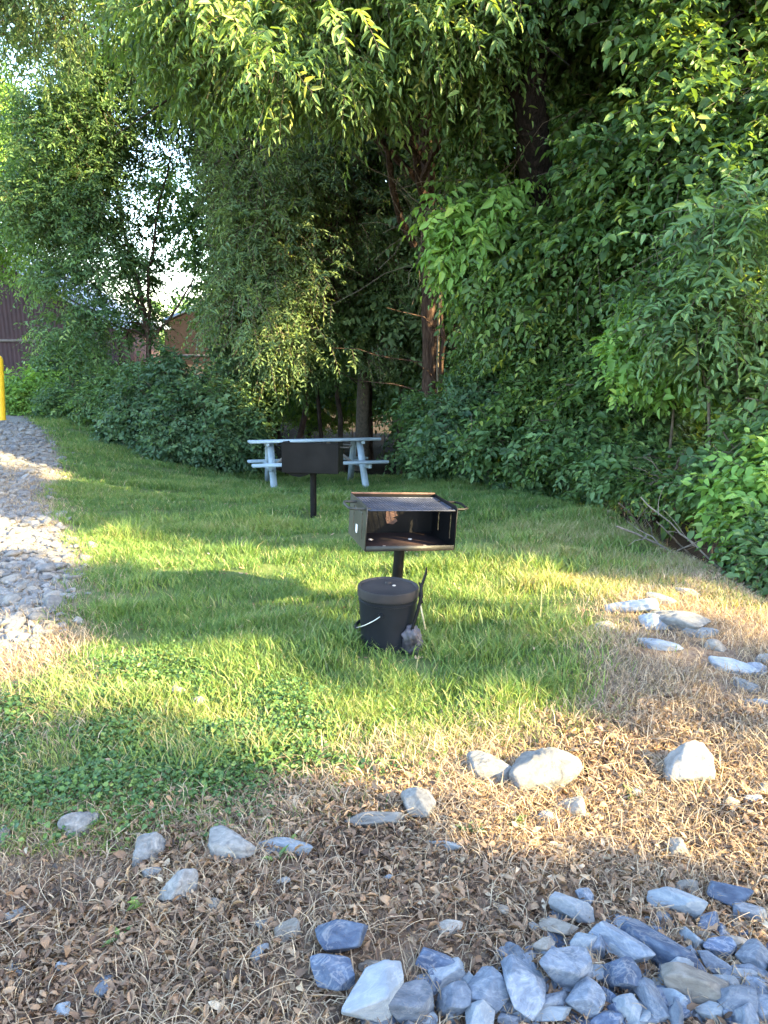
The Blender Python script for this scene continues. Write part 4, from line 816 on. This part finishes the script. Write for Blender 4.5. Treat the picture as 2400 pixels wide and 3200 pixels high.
# shrubs: (px, py centre, Y, radii, material, leaf, sprays, label)
SH = [
 (950, 930, 10.9, (.75, .6, .42), M_leafC, .085, 900, 'leafy shrub at the foot of the reddish trunk'),
 (1060, 900, 10.2, (.75, .6, .55), M_leafD, .085, 1100, 'leafy shrub right of the one at the reddish trunk'),
 (1150, 930, 9.3, (.7, .55, .50), M_leafC, .085, 1100, 'dense shrub bulging over the lawn edge behind the near grill'),
 (1230, 860, 9.0, (.75, .6, .60), M_leafB, .085, 1100, 'dark shrub behind the bulging shrub'),
 (1290, 925, 8.4, (.60, .55, .42), M_leafC, .085, 1100, 'broad leaved shrub hanging over the timber edge'),
 (1370, 830, 8.2, (.75, .6, .65), M_leafB, .085, 1200, 'tall shrub under the layered boughs'),
 (1370, 970, 7.6, (.34, .3, .24), M_leafC, .085, 800, 'shrub with arching twigs above the dark hollow'),
 (1470, 730, 7.2, (.55, .55, .42), M_leafE, .09, 900, 'shrub left of the dark hollow under the maple'),
 (1610, 735, 6.4, (.45, .5, .30), M_leafC, .09, 800, 'shrub near the right edge above the dark hollow'),
 (1680, 915, 5.9, (.24, .3, .14), M_leafC, .09, 200, 'low bough of leaves at the right edge beside the hollow'),
 (1615, 1030, 5.8, (.32, .4, .20), M_leafC, .085, 620, 'bright green shrub in the ditch below the hollow'),
 (1685, 1065, 5.3, (.30, .4, .24), M_leafE, .085, 560, 'bright green shrub against the right edge'),
 (1700, 1165, 5.0, (.20, .3, .12), M_leafC, .065, 460, 'low shrub at the lower end of the ditch'),
 (1450, 1050, 6.8, (.22, .25, .10), M_leafB, .075, 200, 'small shrub over the dead branches in the ditch'),
 (1200, 760, 10.2, (.9, .8, .7), M_leafB, .085, 1300, 'tall leafy shrub between the dark trunk and the maple'),
 (1080, 790, 11.2, (.6, .7, .8), M_leafB, .085, 1000, 'tall dark shrub just right of the reddish trunk'),
 (1350, 690, 9, (.8, .7, .7), M_leafC, .085, 1200, 'high leafy shrub below the maple boughs'),
 # left side
 (330, 900, 12.4, (.70, .6, .55), M_leafD, .085, 1300, 'round dark leaved bush left of the picnic table'),
 (430, 915, 11.9, (.70, .6, .60), M_leafD, .085, 1400, 'dark leaved bush touching the left end of the table'),
 (500, 930, 11.9, (.50, .5, .42), M_leafD, .085, 800, 'small dark bush just behind the left bench end'),
 (420, 810, 13.0, (.80, .6, .50), M_leafD, .09, 1100, 'tall dark bush with arching twigs under the shed'),
 (260, 860, 13.4, (.60, .5, .42), M_leafC, .08, 900, 'mid green bush under the young tree'),
 (170, 870, 14.2, (.65, .5, .36), M_leafC, .08, 900, 'fern like bright bush on the left lawn edge'),
 (70, 850, 15.2, (.70, .5, .34), M_leafE, .08, 900, 'bright green low bush beside the yellow bollard'),
 (160, 780, 16.5, (.7, .6, .4), M_leafC, .08, 900, 'light green shrub in front of the barn wall'),
 (520, 830, 14.3, (.55, .5, .45), M_leafB, .085, 700, 'dark bush in the shade behind the table, left'),
]
for i, (px, py, Y, rad, m, lf, n, lab) in enumerate(SH):
    c = P(px, py, Y); b = gz(c[0], Y); rad = np.array(rad); top = c[2] + rad[2]
    lobes = [(c, rad), (c + [rad[0] * .5, -.1, -rad[2] * .45], rad * .65), (c + [-rad[0] * .5, -.1, -rad[2] * .4], rad * .65), (c + [rad[0] * .15, 0, rad[2] * .5], rad * .6)]
    if c[2] - rad[2] > b[2] + .25 and 'hollow' not in lab and 'bough' not in lab and not (px > 1300 and Y < 7.6): lobes.append(((c + np.array(b)) / 2 + [0, .1, 0], np.array([rad[0] * .7, rad[1] * .7, (c[2] - b[2]) / 2])))
    make_tree('shrub', lab, 'shrub', b, [np.array(b) - [0, 0, .05], (np.array(b) + c) / 2, c], lobes, int(n * 1.0), lf * 1.03, m, M_twig, .022, 50 + i, 'shrubs along the edge of the lawn', nb=22, foliage='foliage', k=9, spray=.30, droop=.15, gap=.42, wid=.6, up=.9, gs=3.8)
# background wood: each tree its own crown and trunk
rbk = np.random.RandomState(77)
bgt = [(600, 19), (690, 22), (780, 18.5), (860, 21), (960, 16.5), (1040, 19), (1130, 15), (1220, 17.5), (1300, 13.5), (1400, 16), (1500, 12.5), (1610, 15), (1720, 11.5), (1010, 14.2), (640, 24)]
BGL = ['tall shaded forest tree rising behind the left half of the picnic table', 'shaded forest tree behind the far grill', 'shaded forest tree behind the right half of the picnic table', 'far shaded forest tree left of the reddish trunk', 'shaded forest tree just right of the reddish trunk', 'shaded forest tree between the reddish and the dark trunk, farther back', 'shaded forest tree directly behind the dark vine covered trunk',
 'farther shaded forest tree right of the dark vine covered trunk', 'near forest tree behind the tall shrubs right of the dark trunk', 'far forest tree behind the layered maple boughs', 'near forest tree behind the layered boughs, right of the middle', 'far forest tree near the right edge above the ditch', 'forest tree cut by the right edge', 'small shaded forest tree hiding the foot of the reddish trunk from behind', 'farthest forest tree seen above the far grill']
for i, (px, Y) in enumerate(bgt):
    b = base_of(px, Y); x0 = b[0]; hgt = 9.5 + rbk.rand() * 2
    lob = []
    for k in range(8):
        z = b[2] + hgt * (.22 + .78 * k / 7.); rr_ = (1.5 if px > 520 else .8) * (1 - .25 * abs(k / 7. - .4)); lob.append((np.array([x0 + rbk.normal() * .6, Y + rbk.normal() * .5, z]), np.array([rr_ * Y / 14, rr_, .85])))
    if px > 900: lob.append((np.array([x0, Y, b[2] + 1.2]), np.array([1.3, 1.1, .9])))
    make_tree('forest_tree', BGL[i], 'tree', b, [np.array(b), (x0 + .1, Y, b[2] + 3), (x0 + rbk.normal() * .3, Y, b[2] + 6), (x0 + rbk.normal() * .4, Y, b[2] + hgt)],
      lob, 2700, .15, [M_leafB, M_leafF, M_leafC][i % 3], M_bark, .11 + .06 * rbk.rand(), 100 + i, 'trees of the wood', nb=14, k=10, spray=.5, droop=.35, gap=.22, wid=.5, fine=False, twigs=False)
# slim bare trunks in the understory
for i, (px, Y) in enumerate([(640, 14.8), (700, 16), (745, 15.2), (805, 16.5), (865, 14.5), (900, 13.2), (1000, 13), (675, 19), (590, 17), (960, 12.4)]):
    b = base_of(px, Y); top = np.array(b) + [rbk.normal() * .5, 0, 4.5]
    mb = MB(); q = bend_path(np.array(b) - [0, 0, .1], top, 12, 0, rbk, .08); mb.tube(q - np.array(b), np.linspace(.05 + .03 * rbk.rand(), .02, 12), 8)
    for _ in range(6):
        j = rbk.randint(4, 11); e = q[j] + np.array([rbk.normal() * .7, rbk.normal() * .4, rbk.rand() * .7]); mb.tube(bend_path(q[j], e, 6, .05, rbk, .2) - np.array(b), np.linspace(.014, .004, 6), 5)
    root = empty('bare_sapling', b); mb.build('trunk', M_bark if i % 3 else M_barkred, root, True)
    tag(root, 'slim bare trunk in the dark understory, ' + ['behind the left part of the tabletop', 'behind the right part of the far grill', 'just right of the far grill', 'behind the right bench end', 'left of the reddish trunk', 'touching the reddish trunk on its left', 'between the reddish trunk and the shrubs', 'farthest back behind the far grill', 'above the left table leg', 'just right of the reddish trunk'][i], 'tree', 'bare trunks behind the table')
# sunlit understory weeds seen through the trunks
for i, (px, py, Y) in enumerate([(500, 870, 17), (610, 860, 18), (690, 880, 19), (830, 850, 18), (960, 850, 15), (760, 850, 20)]):
    c = P(px, py, Y); b = gz(c[0], Y)
    make_tree('undergrowth_plant', 'low sunlit undergrowth plant ' + ['left of the picnic table', 'behind the left tabletop end', 'behind the far grill', 'behind the right tabletop end', 'right of the reddish trunk', 'between the far grill and the reddish trunk'][i], 'plant', b, [np.array(b), c], [(c, np.array([.9, .6, .45]))], 420, .11, M_leafE, M_twig, .012, 170 + i, 'undergrowth plants behind the table', nb=5, foliage='foliage', k=8, spray=.3, gap=.1, fine=False, twigs=False)
# far wood as one mass
r = np.random.RandomState(9); lob = []
for a in np.linspace(-1.15, 1.2, 26):
    d = 46 + 6 * r.rand(); hh = 2.8 if a < -.18 else 8
    lob.append((np.array([math.sin(a) * d, math.cos(a) * d, hh * .45]), np.array([3.2, 2.2, hh * .6 + 1.2 * r.rand()])))
V, F, rn, tw, p = crown(r, lob, 9000, .42, k=8, spray=.9, fine=False, gap=.1, wid=.6)
tag(link('far_wood', mesh_np('far_wood', V, F, rn), M_leafC), 'distant green wood beyond the buildings', 'wood', kind='stuff')
# ------------------------------------------------------------------ unseen trees added right of and behind the camera to shape the long shadows
nn = np.array([-SUN_DIR[1], SUN_DIR[0]])
def shade(t, u, w, h, n, seed, z0=0., gap=.12, lab='unseen tall tree added to the right to cast shade'):
    xy = SUN_DIR * u + nn * t; b = gz(xy[0], xy[1]); b = (b[0], b[1], min(b[2], 0) - .1)
    lob = [(np.array([xy[0], xy[1], z]), np.array([w, w, .9])) for z in np.arange(z0 + .6, h, 1.1)]
    make_tree('added_shade_tree', lab, 'tree', b, [np.array(b), (xy[0], xy[1], h * .5), (xy[0], xy[1], h)], lob, n, .2, M_leafB, M_bark, .15, seed, 'added shade trees right of the picture', nb=8, k=9, spray=.35, droop=.2, gap=gap, wid=.6, fine=False, twigs=False, shell=.2)
shade(.0, 8.5, .8, 7.5, 2300, 301)
shade(1.12, 9.5, .62, 7.5, 2100, 302)
shade(-1.7, 9, 1.0, 7.5, 2500, 303)
shade(3.35, 10, .40, 8, 420, 304, gap=.5)
for i, (t, hh, w) in enumerate([(5.8, 9.0, .80), (7.5, 6.8, .95), (9.1, 6.4, .95), (11, 6.0, .9), (13, 5.5, .9)]):
    shade(t, 11 + (i % 2) * 1.3, w, hh, 2700, 310 + i, gap=.25)
print('objects', len(bpy.data.objects))
